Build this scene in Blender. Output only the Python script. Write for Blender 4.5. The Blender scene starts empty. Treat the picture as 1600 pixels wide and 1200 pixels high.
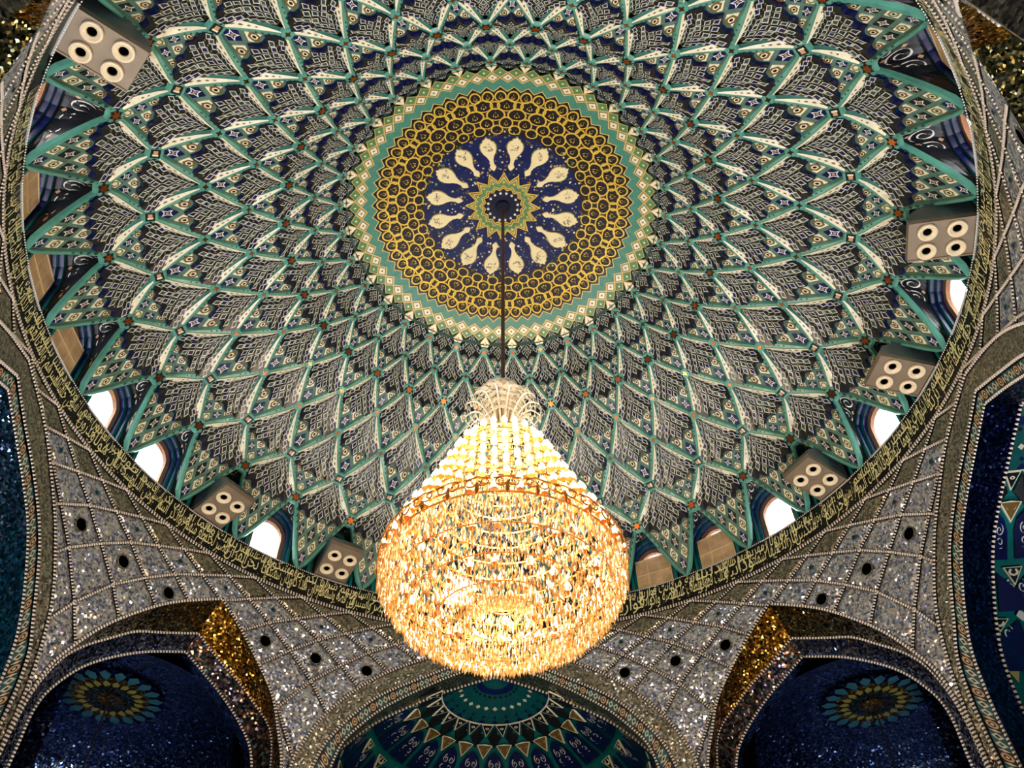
import bpy, math, random
from math import sin, cos, pi, radians, degrees, hypot, atan2, sqrt
from mathutils import Vector, Matrix

random.seed(7)
scene = bpy.context.scene
COL = scene.collection

# ------------------------------------------------------------------ measures
R = 8.0                       # radius of the drum
EYE = 1.6
HR = 12.0887                  # height of the drum's upper edge above the eye
Z0 = HR + EYE                 # ... above the floor
PHI = -0.04890137             # turn of the room against the view
TH, ROLL, FPX = 0.69538495, -0.01313901, 1324.2556
CX, CY = -0.01879037 * R, 1.12569136 * R

# ------------------------------------------------------------------ camera
def turn(v):
    x, y, z = v
    return Vector((x * cos(PHI) - y * sin(PHI), x * sin(PHI) + y * cos(PHI), z))
_a = Vector((0, sin(TH), cos(TH))); _u = Vector((0, -cos(TH), sin(TH))); _r = Vector((1, 0, 0))
_r2 = _r * cos(ROLL) + _u * sin(ROLL); _u2 = -_r * sin(ROLL) + _u * cos(ROLL)
CAM_A, CAM_U, CAM_R = turn(_a), turn(_u2), turn(_r2)
CAM_P = turn((-CX, -CY, 0)); CAM_P.z = EYE
cam = bpy.data.cameras.new('camera')
cam.sensor_fit = 'HORIZONTAL'; cam.sensor_width = 36.0; cam.lens = 36.0 * FPX / 1600.0
cam.clip_start = 0.05; cam.clip_end = 200
camo = bpy.data.objects.new('camera', cam); COL.objects.link(camo)
m3 = Matrix((CAM_R, CAM_U, -CAM_A)).transposed()
camo.matrix_world = Matrix.Translation(CAM_P) @ m3.to_4x4()
scene.camera = camo

# ------------------------------------------------------------------ sky, exposure
world = bpy.data.worlds.new('sky'); scene.world = world; world.use_nodes = True
bg = world.node_tree.nodes['Background']
bg.inputs[0].default_value = (0.93, 0.96, 1.0, 1); bg.inputs[1].default_value = 14.0
vs = scene.view_settings
vs.view_transform = 'Standard'; vs.look = 'None'; vs.exposure = 0.0; vs.gamma = 1.0; vs.use_curve_mapping = False
CHANDELIER_WATTS = 1200.0
FILL_WATTS = 1050.0  # power of the added fill lamps on the floor

# ------------------------------------------------------------------ materials
def srgb(c):
    return tuple(((x / 255.0) / 12.92 if x / 255.0 <= 0.04045 else ((x / 255.0 + 0.055) / 1.055) ** 2.4) for x in c)
MATS = {}
def mat(name, col, rough=0.45, metal=0.0, spec=0.5, var=0.0, vscale=6.0, bump=0.0):
    m = bpy.data.materials.new(name); m.use_nodes = True
    nt = m.node_tree; b = nt.nodes['Principled BSDF']
    c = srgb(col) + (1,)
    b.inputs['Base Color'].default_value = c
    b.inputs['Roughness'].default_value = rough; b.inputs['Metallic'].default_value = metal
    b.inputs['Specular IOR Level'].default_value = spec
    if var > 0:
        g = nt.nodes.new('ShaderNodeNewGeometry')
        n = nt.nodes.new('ShaderNodeTexNoise'); n.inputs['Scale'].default_value = vscale; n.inputs['Detail'].default_value = 3
        nt.links.new(g.outputs['Position'], n.inputs['Vector'])
        mr = nt.nodes.new('ShaderNodeMapRange'); mr.inputs[1].default_value = 0.3; mr.inputs[2].default_value = 0.7
        mr.inputs[3].default_value = 1 - var; mr.inputs[4].default_value = 1 + var * 0.6
        nt.links.new(n.outputs['Fac'], mr.inputs[0])
        mx = nt.nodes.new('ShaderNodeVectorMath'); mx.operation = 'SCALE'; mx.inputs[0].default_value = c[:3]
        nt.links.new(mr.outputs[0], mx.inputs['Scale'])
        nt.links.new(mx.outputs[0], b.inputs['Base Color'])
    MATS[name] = m
    return m
def mirror_mat(name, cols, scale, tilt, rough=0.15, metal=1.0):
    """mirror mosaic: every little facet is tilted its own way and has its own tint"""
    m = bpy.data.materials.new(name); m.use_nodes = True
    nt = m.node_tree; b = nt.nodes['Principled BSDF']; L = nt.links
    g = nt.nodes.new('ShaderNodeNewGeometry')
    v = nt.nodes.new('ShaderNodeTexVoronoi'); v.inputs['Scale'].default_value = scale
    L.new(g.outputs['Position'], v.inputs['Vector'])
    s = nt.nodes.new('ShaderNodeVectorMath'); s.operation = 'SUBTRACT'; s.inputs[1].default_value = (.5, .5, .5)
    L.new(v.outputs['Color'], s.inputs[0])
    k = nt.nodes.new('ShaderNodeVectorMath'); k.operation = 'SCALE'; k.inputs['Scale'].default_value = tilt
    L.new(s.outputs[0], k.inputs[0])
    a = nt.nodes.new('ShaderNodeVectorMath'); a.operation = 'ADD'
    L.new(g.outputs['Normal'], a.inputs[0]); L.new(k.outputs[0], a.inputs[1])
    n = nt.nodes.new('ShaderNodeVectorMath'); n.operation = 'NORMALIZE'
    L.new(a.outputs[0], n.inputs[0]); L.new(n.outputs[0], b.inputs['Normal'])
    sep = nt.nodes.new('ShaderNodeSeparateColor'); L.new(v.outputs['Color'], sep.inputs[0])
    r = nt.nodes.new('ShaderNodeValToRGB'); r.color_ramp.interpolation = 'CONSTANT'
    els = r.color_ramp.elements
    while len(els) < len(cols): els.new(0.5)
    for i, c in enumerate(cols):
        els[i].position = i / len(cols); els[i].color = srgb(c) + (1,)
    L.new(sep.outputs[1], r.inputs[0]); L.new(r.outputs[0], b.inputs['Base Color'])
    b.inputs['Metallic'].default_value = metal
    mr = nt.nodes.new('ShaderNodeMapRange'); mr.inputs[3].default_value = rough * .35; mr.inputs[4].default_value = rough * 1.7
    L.new(sep.outputs[2], mr.inputs[0]); L.new(mr.outputs[0], b.inputs['Roughness'])
    MATS[name] = m
    return m
M = {}
M['teal'] = mat('teal_glaze', (92, 158, 140), 0.3, var=0.25, vscale=3)
M['tealdk'] = mat('deep_teal_glaze', (8, 112, 112), 0.3, var=0.2)
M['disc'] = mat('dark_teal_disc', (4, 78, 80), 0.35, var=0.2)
M['rib'] = mat('rib_glaze', (104, 160, 138), 0.28, var=0.3, vscale=2.5)
M['ribink'] = mat('rib_ornament', (20, 66, 58), 0.4)
M['bed'] = mat('grout_green', (88, 120, 104), 0.5, var=0.25, vscale=9)
M['cream'] = mat('cream_tile', (248, 236, 205), 0.3, var=0.12, vscale=8)
M['navy'] = mat('navy_glaze', (14, 20, 78), 0.28, var=0.3, vscale=8)
M['ink'] = mat('black_blue_glaze', (22, 20, 26), 0.3, var=0.3, vscale=8)
M['white'] = mat('white_line', (236, 230, 216), 0.35)
M['olive'] = mat('olive_ornament', (128, 118, 52), 0.4)
M['brown'] = mat('brown_ornament', (122, 88, 34), 0.4)
M['dkgreen'] = mat('dark_green_fill', (20, 46, 44), 0.35)
M['loz'] = mat('lozenge_line', (214, 208, 196), 0.35)
M['lozfill'] = mat('grey_green_fill', (62, 78, 72), 0.35)
M['star'] = mat('copper_star', (214, 120, 60), 0.22, metal=1.0)
M['gold'] = mat('gold_glaze', (255, 208, 84), 0.3, metal=0.3, var=0.15, vscale=5)
M['goldlt'] = mat('pale_gold_line', (222, 190, 116), 0.4, metal=0.1)
M['dark'] = mat('dark_ground', (30, 20, 22), 0.35)
M['rosnavy'] = mat('rosette_navy', (22, 30, 84), 0.3, var=0.3, vscale=9)
M['deepnavy'] = mat('deep_navy', (10, 10, 44), 0.35)
M['green'] = mat('green_diamond', (98, 138, 82), 0.4, var=0.15)
M['zig'] = mat('zigzag_teal', (78, 140, 118), 0.4, var=0.3, vscale=40)
M['card'] = mat('cartouche_cream', (250, 226, 172), 0.4)
M['bandbg'] = mat('band_ground', (17, 14, 16), 0.4, spec=.3, var=0.3, vscale=20)
M['script'] = mat('script_cream', (250, 240, 178), 0.4)
M['bead'] = mat('ivory_bead', (242, 222, 204), 0.3)
M['gap'] = mat('bead_gap', (20, 16, 18), 0.4)
M['hole'] = mat('black_opening', (2, 2, 2), 0.9, spec=0.0)
M['wood'] = mat('window_reveal', (150, 96, 50), 0.5)
M['steel'] = mat('grey_sheet_metal', (120, 130, 134), 0.38, metal=0.6, var=0.15, vscale=3)
M['steelb'] = mat('brown_sheet_metal', (146, 126, 104), 0.45, metal=0.35, var=0.12, vscale=4)
M['nozzle'] = mat('cream_plastic', (250, 226, 188), 0.35)
M['panel'] = mat('beige_screen', (226, 190, 148), 0.5, var=0.22, vscale=5)
M['panelbar'] = mat('screen_bar', (240, 214, 172), 0.5)
M['stone'] = mat('pale_marble', (206, 200, 188), 0.3, var=0.1, vscale=2)
M['shell'] = mat('dark_masonry', (60, 66, 80), 0.7)
M['carpet'] = mat('red_carpet', (150, 60, 50), 0.8, var=0.3, vscale=4)
M['cord'] = mat('dark_cord', (70, 36, 24), 0.5)
M['cordblk'] = mat('black_cord', (16, 16, 18), 0.5)
M['pat_blue'] = mat('border_teal', (40, 92, 104), 0.35, var=0.3, vscale=5)
M['pat_dark'] = mat('border_black', (26, 30, 34), 0.35)
M['pat_cream'] = mat('border_cream', (214, 204, 178), 0.35)
M['pat_peach'] = mat('border_peach', (206, 160, 120), 0.35)
M['brass'] = mat('brass_scroll', (226, 150, 70), 0.3, metal=0.8)
M['mirror'] = mirror_mat('mirror_mosaic', [(226, 218, 224), (160, 160, 190), (240, 232, 226), (128, 130, 162), (208, 210, 240), (250, 246, 244)], 24.0, 0.7, 0.26, 0.85)
M['mirgrey'] = mirror_mat('grey_mirror_mosaic', [(176, 164, 146), (140, 130, 118), (196, 184, 164), (120, 112, 104)], 28.0, 0.4, 0.3)
M['mirblue'] = mirror_mat('blue_mirror_mosaic', [(96, 118, 165), (62, 78, 118), (140, 160, 200), (76, 94, 136), (104, 116, 146)], 24.0, 0.7, 0.18)
M['mirnavy'] = mirror_mat('navy_mirror_mosaic', [(30, 36, 92), (22, 26, 70), (60, 70, 130), (26, 30, 80)], 26.0, 0.5, 0.2)
M['mirgold'] = mirror_mat('gold_mirror_mosaic', [(190, 120, 30), (120, 70, 14), (236, 180, 80), (150, 96, 30)], 26.0, 0.8, 0.18)
M['mirmix'] = mirror_mat('mixed_mirror_mosaic', [(120, 92, 74), (78, 104, 104), (64, 52, 66), (150, 108, 78), (90, 80, 96)], 22.0, 0.7, 0.2)
M['mirolive'] = mirror_mat('olive_mirror_mosaic', [(104, 104, 72), (64, 66, 48), (140, 132, 90), (50, 56, 56)], 26.0, 0.8, 0.18)

def glass_mat(name, col, trans=0.6, rough=0.15, clear=0.0):
    m = bpy.data.materials.new(name); m.use_nodes = True
    nt = m.node_tree; nt.nodes.clear(); L = nt.links
    out = nt.nodes.new('ShaderNodeOutputMaterial')
    c = srgb(col) + (1,)
    t = nt.nodes.new('ShaderNodeBsdfTranslucent'); t.inputs[0].default_value = c
    d = nt.nodes.new('ShaderNodeBsdfDiffuse'); d.inputs[0].default_value = c
    g = nt.nodes.new('ShaderNodeBsdfGlossy'); g.inputs[0].default_value = (1, .93, .8, 1); g.inputs[1].default_value = rough
    p = nt.nodes.new('ShaderNodeBsdfTransparent'); p.inputs[0].default_value = (1, .97, .92, 1)
    m1 = nt.nodes.new('ShaderNodeMixShader'); m1.inputs[0].default_value = trans
    L.new(d.outputs[0], m1.inputs[1]); L.new(t.outputs[0], m1.inputs[2])
    m2 = nt.nodes.new('ShaderNodeMixShader'); m2.inputs[0].default_value = 0.22
    L.new(m1.outputs[0], m2.inputs[1]); L.new(g.outputs[0], m2.inputs[2])
    m3 = nt.nodes.new('ShaderNodeMixShader'); m3.inputs[0].default_value = clear
    L.new(m2.outputs[0], m3.inputs[1]); L.new(p.outputs[0], m3.inputs[2])
    L.new(m3.outputs[0], out.inputs[0])
    MATS[name] = m
    return m
M['amber'] = glass_mat('amber_crystal', (200, 156, 98), 0.55, 0.12, 0.2)
M['crystal'] = glass_mat('clear_crystal', (214, 196, 156), 0.5, 0.1, 0.25)
M['frost'] = glass_mat('frosted_crystal', (236, 226, 210), 0.45, 0.12, 0.0)
M['pane'] = glass_mat('frosted_window_glass', (255, 255, 255), 0.95, 0.3, 0.35)
def emit_mat(name, col, strength):
    m = bpy.data.materials.new(name); m.use_nodes = True
    nt = m.node_tree; nt.nodes.clear()
    out = nt.nodes.new('ShaderNodeOutputMaterial'); e = nt.nodes.new('ShaderNodeEmission')
    e.inputs[0].default_value = srgb(col) + (1,); e.inputs[1].default_value = strength
    nt.links.new(e.outputs[0], out.inputs[0])
    m.cycles.emission_sampling = 'NONE'
    MATS[name] = m
    return m
M['bulb'] = emit_mat('warm_bulb', (255, 230, 172), 3.2)
M['bulbcool'] = emit_mat('cool_bulb', (225, 236, 255), 6.0)

# ------------------------------------------------------------------ mesh helpers
class MB:
    def __init__(s): s.V = []; s.F = []; s.I = []; s.mats = []
    def mi(s, m):
        if m not in s.mats: s.mats.append(m)
        return s.mats.index(m)
    def poly(s, pts, m):
        n = len(s.V); s.V.extend(tuple(p) for p in pts); s.F.append(tuple(range(n, n + len(pts)))); s.I.append(s.mi(m))
    def grid(s, rows, m):
        n = len(s.V); w = len(rows[0]); k = s.mi(m)
        for r in rows: s.V.extend(tuple(p) for p in r)
        for i in range(len(rows) - 1):
            for j in range(w - 1):
                a = n + i * w + j; s.F.append((a, a + 1, a + w + 1, a + w)); s.I.append(k)
    def ring(s, outer, inner, m):
        n = len(s.V); k = len(outer); q = s.mi(m)
        s.V.extend(tuple(p) for p in outer); s.V.extend(tuple(p) for p in inner)
        for i in range(k):
            j = (i + 1) % k; s.F.append((n + i, n + j, n + k + j, n + k + i)); s.I.append(q)
    def loft(s, loops, m, cap=True):
        n = len(s.V); k = len(loops[0]); q = s.mi(m)
        for l in loops: s.V.extend(tuple(p) for p in l)
        for a in range(len(loops) - 1):
            for i in range(k):
                j = (i + 1) % k
                s.F.append((n + a * k + i, n + a * k + j, n + (a + 1) * k + j, n + (a + 1) * k + i)); s.I.append(q)
        if cap:
            s.F.append(tuple(range(n + k - 1, n - 1, -1))); s.I.append(q)
            e = n + (len(loops) - 1) * k
            s.F.append(tuple(range(e, e + k))); s.I.append(q)
    def tube(s, pts, r, m, k=6, taper=None):
        loops = []
        for i, p in enumerate(pts):
            p = Vector(p)
            d = (Vector(pts[min(i + 1, len(pts) - 1)]) - Vector(pts[max(i - 1, 0)])).normalized()
            x = d.orthogonal().normalized() if abs(d.z) > 0.95 else d.cross(Vector((0, 0, 1))).normalized()
            y = d.cross(x)
            rr = r if taper is None else r * taper[i]
            loops.append([p + (x * cos(2 * pi * a / k) + y * sin(2 * pi * a / k)) * rr for a in range(k)])
        s.loft(loops, m)
    def mesh(s, name):
        me = bpy.data.meshes.new(name); me.from_pydata(s.V, [], s.F)
        for m in s.mats: me.materials.append(M[m])
        me.polygons.foreach_set('material_index', s.I); me.update()
        return me
def link(name, me, parent=None, rz=0.0, loc=None):
    o = bpy.data.objects.new(name, me); COL.objects.link(o)
    if loc is not None: o.location = loc
    o.rotation_euler[2] = rz
    if parent is not None: o.parent = parent
    return o
def empty(name, loc=(0, 0, 0), rz=0.0):
    o = bpy.data.objects.new(name, None); COL.objects.link(o); o.location = loc; o.rotation_euler[2] = rz
    o.empty_display_size = 0.2
    return o
def structure(o, label=None):
    o['kind'] = 'structure'
    if label: o['label'] = label
    return o
def thing(o, label, cat, group=None):
    o['label'] = label; o['category'] = cat
    if group: o['group'] = group
    return o
def see(p):
    """picture position of a point in the 1600 x 1200 frame, and its depth"""
    d = Vector(p) - CAM_P; w = d.dot(CAM_A)
    if w <= 0.1: return None
    return 800 + FPX * d.dot(CAM_R) / w, 600 - FPX * d.dot(CAM_U) / w, w
def in_frame(p, pad=25):
    q = see(p)
    return q is not None and -pad < q[0] < 1600 + pad and -pad < q[1] < 1200 + pad
def rotp(p, az):
    c, s = cos(az), sin(az); x, y, z = p
    return (x * c + y * s, -x * s + y * c, z)
def place_ring(name, parent, items, limit=300, restname=None):
    """items: (mesh, azimuth in degrees). The largest in view are parts of their own, the others one part"""
    rec = []
    cache = {}
    for me, az in items:
        if me.name not in cache:
            c = Vector((0, 0, 0))
            for v in me.vertices: c += v.co
            c /= len(me.vertices); ext = max((v.co - c).length for v in me.vertices)
            cache[me.name] = (c, ext)
        c, ext = cache[me.name]
        p = rotp(c, radians(az)); q = see(p)
        size = ext / q[2] if (q is not None and in_frame(p)) else 0.0
        rec.append((size, me, az))
    rec.sort(key=lambda t: -t[0])
    own = [t for t in rec if t[0] > 0][:limit]
    rest = rec[len(own):]
    objs = []
    for _, me, az in own:
        objs.append(link(name, me, parent, -radians(az)))
    if rest:
        mb = MB()
        for _, me, az in rest:
            n = len(mb.V); a = radians(az)
            mb.V.extend(rotp(v.co, a) for v in me.vertices)
            idx = [mb.mi(next(k for k, mm in M.items() if mm == mt)) for mt in me.materials]
            for pl in me.polygons:
                mb.F.append(tuple(n + i for i in pl.vertices)); mb.I.append(idx[pl.material_index])
        o = link(restname or ('further_' + name + 's'), mb.mesh('further_' + name), parent); o['kind'] = 'stuff'
    return objs

def cyl(az, r, z):
    a = radians(az); return Vector((r * sin(a), r * cos(a), Z0 + z))

# ================================================================== DOME
NR = [(8.35, -0.75), (8.0, 0.0), (7.23, 1.2), (6.59, 1.72), (5.77, 2.2), (5.06, 2.65), (4.45, 3.12), (3.99, 3.63), (3.52, 4.08), (3.17, 4.28), (2.8, 4.45)]
D = 5.625                       # half of one of the 32 divisions
def prof(t):
    """dome section: t=-1 drum edge, t=0..6 the star rings, t=7 rosette edge -> radius, height, inward normal"""
    t = max(-1.0, min(7.0, t)); i = int(math.floor(t + 1.0)); i = max(0, min(7, i)); u = t + 1 - i; k = i + 1
    P0, P1, P2, P3 = NR[k - 1], NR[k], NR[k + 1], NR[k + 2]
    out = []; der = []
    for a in (0, 1):
        p0, p1, p2, p3 = P0[a], P1[a], P2[a], P3[a]
        m1 = (p2 - p0) * 0.5; m2 = (p3 - p1) * 0.5
        c2 = 3 * (p2 - p1) - 2 * m1 - m2; c3 = 2 * (p1 - p2) + m1 + m2
        out.append(p1 + m1 * u + c2 * u * u + c3 * u ** 3); der.append(m1 + 2 * c2 * u + 3 * c3 * u * u)
    l = hypot(*der) or 1.0
    return out[0], out[1], -der[1] / l, der[0] / l
def dome(t, az, off=0.0):
    r, z, nr, nz = prof(t)
    return cyl(az, r + off * nr, z + off * nz)
def cellpos(k, p, q, off=0.0, shift=0.0):
    return dome(k + p + q, D * (q - p) + shift, off)

ceiling_mb = MB()
ts = [0.0 + 7.0 * i / 28 for i in range(29)]
ceiling_mb.grid([[dome(t, 360 * j / 128, -0.12) for j in range(129)] for t in ts], 'bed')
ceiling_mb.grid([[cyl(360 * j / 128, r, z) for j in range(129)] for r, z in ((3.34, 4.12), (3.3, 4.5), (2.6, 4.75), (1.2, 4.95), (.02, 5.02))], 'bed')
ceiling = structure(link('ceiling', ceiling_mb.mesh('ceiling')), 'tall tiled dome with a net of green ribs and dark fan shells')

def fan_off(x, e): return -0.05 * (1 - e) + 0.11 * e * e - 0.03 * (1 - x * x) * (1 - e)
ROWS = {-1: (4, .74), 0: (3, .70), 1: (2, .64), 2: (2, .64), 3: (2, .62), 4: (2, .62), 5: (2, .60)}
def fan_hend(k, x):
    n, S = ROWS[k]; u = S / n; h = 2 - S
    for _ in range(6):
        w = h * x / u; c = w - (n - 1); d = abs((c + 1) % 2 - 1)
        h = 2 - u * (n + 0.60 - 0.85 * max(0, d - 0.35))
    return min(h, 1.86 / (1 + abs(x)))
def fan_mesh(k):
    mb = MB(); n, S = ROWS[k]
    def P(x, h, e=None, add=0.0):
        he = fan_hend(k, x); e = h / he if e is None else e
        return cellpos(k, 1 - h * (1 + x) / 2, 1 - h * (1 - x) / 2, fan_off(x, e) + add)
    NX = 24; XM = 0.86
    xs = [-XM + 2 * XM * i / NX for i in range(NX + 1)]
    mb.grid([[P(x, fan_hend(k, x) * e) for x in xs] for e in (0.04, 0.3, 0.55, 0.8, 1.0)], 'ink')
    # riser under the scalloped lower edge
    mb.grid([[P(x, fan_hend(k, x)) for x in xs], [cellpos(k, 1 - fan_hend(k, x) * (1 + x) / 2 - .004, 1 - fan_hend(k, x) * (1 - x) / 2 - .004, -0.03) for x in xs]], 'navy')
    # chains of pointed lozenges
    shape = [(0, -1.3), (.42, -.6), (.85, 0), (.42, .6), (0, 1.3), (-.42, .6), (-.85, 0), (-.42, -.6)]
    big = k <= 2
    n1 = {-1: 6.0, 0: 5.8, 1: 5.4, 2: 5.0, 3: 4.6, 4: 4.3, 5: 4.0}[k]; dh = .80 / (n1 + .6)
    h = 0.27; i = 0
    while h < 1.6:
        nn = max(1, int(round(h * n1)))
        if nn % 2 != i % 2: nn += 1
        sx = 1.68 / nn
        for j in range(nn):
            x = (j - (nn - 1) / 2) * sx
            he = fan_hend(k, x)
            if h + dh * .62 > he + .02: continue
            if abs(x) + sx * .28 > min(.88, 1.86 / h - 1): continue
            gx, gh = sx * .40, dh * .66
            o = [P(x + a * gx, h + b * gh, add=.012) for a, b in shape]
            inn = [P(x + a * gx * .68, h + b * gh * .72, add=.012) for a, b in shape]
            mb.ring(o, inn, 'loz')
            mb.poly(inn, ('dkgreen', 'lozfill', 'navy')[(i * 2 + j) % 3])
            if j < nn - 1:
                mb.poly([P(x + sx * .5 + a * gx * .22, h + b * gh * .34, add=.010) for a, b in ((0, -1), (1, 0), (0, 1), (-1, 0))], 'olive')
        h += dh; i += 1
    # navy rays with pale ticks close to the knot
    for j in range(-2, 3):
        x = j * .3
        mb.poly([P(x - .05, .17, add=.008), P(x, .13, add=.008), P(x + .05, .17, add=.008), P(x, .22, add=.008)], 'olive' if k < 2 else 'white')
    return mb.mesh('fan_panel')
def tile_parts(k):
    """the little tiles below each fan: (kind, mesh)"""
    n, S = ROWS[k]; u = S / n; out = []; g = 0.075 if n > 2 else 0.065
    for i in range(n):
        for j in range(n - i):
            top = i + j == n - 1
            a, b = i * u, j * u; e = u; gg = g * u * 2.0
            if top:
                pts = [(a + gg, b + gg), (a + e - gg, b + gg), (a + e - gg, b + .36 * e), (a + .36 * e, b + e - gg), (a + gg, b + e - gg)]
            else:
                pts = [(a + gg, b + gg), (a + e - gg, b + gg), (a + e - gg, b + e - gg), (a + gg, b + e - gg)]
            # keep clear of the ribs along the two lower edges
            m = lambda p, q: (max(p, .045 + .15 * q), max(q, .045 + .15 * p)) if k >= 0 else (max(p, .03 + .08 * q), max(q, .03 + .08 * p))
            pts = [m(*p) for p in pts]
            cp = sum(p for p, q in pts) / len(pts); cq = sum(q for p, q in pts) / len(pts)
            row = n - 1 - (i + j)
            if n == 2: white = row == 0
            else: white = row % 2 == 0
            if n == 4 and row == 3: white = False
            mb = MB()
            P = lambda p, q, o: cellpos(k, p, q, o)
            body = 'cream' if white else ('navy' if n < 4 or row == 3 else 'ink')
            up = [P(p, q, .014) for p, q in pts]; dn = [P(p, q, -.012) for p, q in pts]
            mb.poly(up, body); mb.ring(up, dn, body)
            sc = .33 * u
            if white:
                rr = [(cos(pi * s / 3), sin(pi * s / 3)) for s in range(6)]
                o1 = [P(cp + x * sc * .85, cq + y * sc * .85, .018) for x, y in rr]; o2 = [P(cp + x * sc * .5, cq + y * sc * .5, .018) for x, y in rr]
                mb.ring(o1, o2, 'olive' if row > 1 else 'brown'); mb.poly([P(cp + x * sc * .28, cq + y * sc * .28, .018) for x, y in rr], 'ink')
                if row >= 2 or u > .25:
                    for s in (-1, 1):
                        mb.poly([P(cp + s * sc * 1.0 + x * sc * .2, cq + s * sc * 1.0 + y * sc * .2, .018) for x, y in rr], 'brown')
            else:
                st = [(cos(pi * s / 4) * (1 if s % 2 == 0 else .42), sin(pi * s / 4) * (1 if s % 2 == 0 else .42)) for s in range(8)]
                o1 = [P(cp + x * sc * 1.0, cq + y * sc * 1.0, .018) for x, y in st]; o2 = [P(cp + x * sc * .66, cq + y * sc * .66, .018) for x, y in st]
                mb.ring(o1, o2, 'white'); mb.poly([P(cp + x * sc * .3, cq + y * sc * .3, .018) for x, y in st], 'pat_peach')
            nm = 'pier_tile' if (n == 4 and row == 3) else ('cream_tile' if white else 'blue_tile')
            out.append((nm, mb.mesh(nm)))
    return out
def bed_mesh(k):
    n, S = ROWS[k]; mb = MB(); N = 6; lim = S + S / n * .75
    rows = []
    for a in range(N + 1):
        s = lim * a / N
        rows.append([cellpos(k, s * (1 - b / N), s * b / N, -.004) for b in range(N + 1)])
    mb.grid(rows, 'bed')
    return mb.mesh('tile_bed')
def rib_mesh(k, side):
    thin = .42 if k == -1 else 1.0
    """rib along one lower edge of a cell: green face above, teal flank below, dark ornament"""
    mb = MB(); N = 6
    def up(p, w, o):                       # in cell k, on the L-B edge (q small)
        return cellpos(k, p, w, o) if side < 0 else cellpos(k, w, p, o)
    def dn(p, w, o):                       # in the next lower cell beyond that edge
        return cellpos(k - 1, w, p, o, -D) if False else (dome(k + p - w, -D * p - D * w, o) if side < 0 else dome(k + p - w, D * p + D * w, o))
    wid = lambda p: (.036 + .165 * p ** 1.3) * thin
    wdn = lambda p: (.02 + .17 * (1 - p)) * (.35 if k == -1 else 1)
    ps = [i / N for i in range(N + 1)]
    mb.grid([[up(p, 0, .085) for p in ps], [up(p, wid(p) * .6, .07) for p in ps], [up(p, wid(p), .0) for p in ps]], 'rib')
    mb.grid([[up(p, 0, .085) for p in ps], [dn(p, wdn(p) * .5, .055) for p in ps], [dn(p, wdn(p), -.01) for p in ps]], 'teal')
    for c, s in ((.90, .05), (.80, .045), (.71, .04), (.62, .03), (.53, .03)):
        w0 = wid(c) * .42
        mb.poly([up(c - s * .7, w0, .084), up(c, w0 + s * .55, .084), up(c + s * .7, w0, .084), up(c, w0 - s * .55, .088)], 'ribink')
    return mb.mesh('rib')
def spear_mesh(k, side):
    mb = MB()
    def dn(p, w, o): return dome(k + p - w, -D * p - D * w, o) if side < 0 else dome(k + p - w, D * p + D * w, o)
    line = [(.95, .006, .014), (.75, .010, .052), (.5, .012, .090), (.28, .014, .124), (.14, .018, .146), (.10, .04, .13)]
    ht = lambda w: .085 - w * .52 + .014
    a = [dn(p, w0, ht(w0)) for p, w0, w1 in line]; b = [dn(p, w1, ht(w1)) for p, w0, w1 in line]
    mb.grid([a, b], 'cream')
    for c, s in ((.24, .05), (.36, .042), (.47, .035), (.57, .026)):
        w = .075 * (1 - c) + .012
        mb.poly([dn(c - s, w, ht(w) + .005), dn(c, w + s * .45, ht(w + s * .45) + .005), dn(c + s, w, ht(w) + .005), dn(c, w - s * .3, ht(w - s * .3) + .005)], 'brown')
    return mb.mesh('spear_tile')
def node_mesh(t):
    mb = MB(); r, z, nr, nz = prof(t)
    big = {0: 1.0, 1: .95, 4: .95}.get(t, .72)
    def P(x, y, o): return dome(t, degrees(x / r), 0) + (dome(t, 0, o) - dome(t, 0, 0)) + Vector((0, nz * y, -nr * y)) * 1.0
    pad = [(cos(pi * s / 4 + pi / 8) * .15 * big, sin(pi * s / 4 + pi / 8) * .15 * big) for s in range(8)]
    top = [P(x, y, .10) for x, y in pad]; bot = [P(x * 1.25, y * 1.25, .05) for x, y in pad]
    mb.poly(top, 'teal'); mb.ring(top, bot, 'teal')
    pts = {0: 6, 4: 6}.get(t, 4); rs = .095 * big; ins = .5 if pts == 6 else .45
    if t == 1:
        sq = [(x * .085, y * .085) for x, y in ((-1, -1), (1, -1), (1, 1), (-1, 1))]
        mb.poly([P(x, y, .105) for x, y in sq], 'dark')
        mb.poly([P(x * .45 - .02, y * .45, .109) for x, y in sq], 'pat_peach'); mb.poly([P(x * .2 + .03, y * .6, .109) for x, y in sq], 'cream')
    else:
        if pts == 6:
            mb.poly([P(cos(pi * s / 6) * rs * 1.35 * (1 if s % 2 == 0 else .62), sin(pi * s / 6) * rs * 1.35 * (1 if s % 2 == 0 else .62), .104) for s in range(12)], 'dark')
        mb.poly([P(cos(pi * s / pts + pi / 2) * rs * (1 if s % 2 == 0 else ins), sin(pi * s / pts + pi / 2) * rs * (1 if s % 2 == 0 else ins), .109) for s in range(2 * pts)], 'star')
    return mb.mesh('knot_star')

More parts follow.
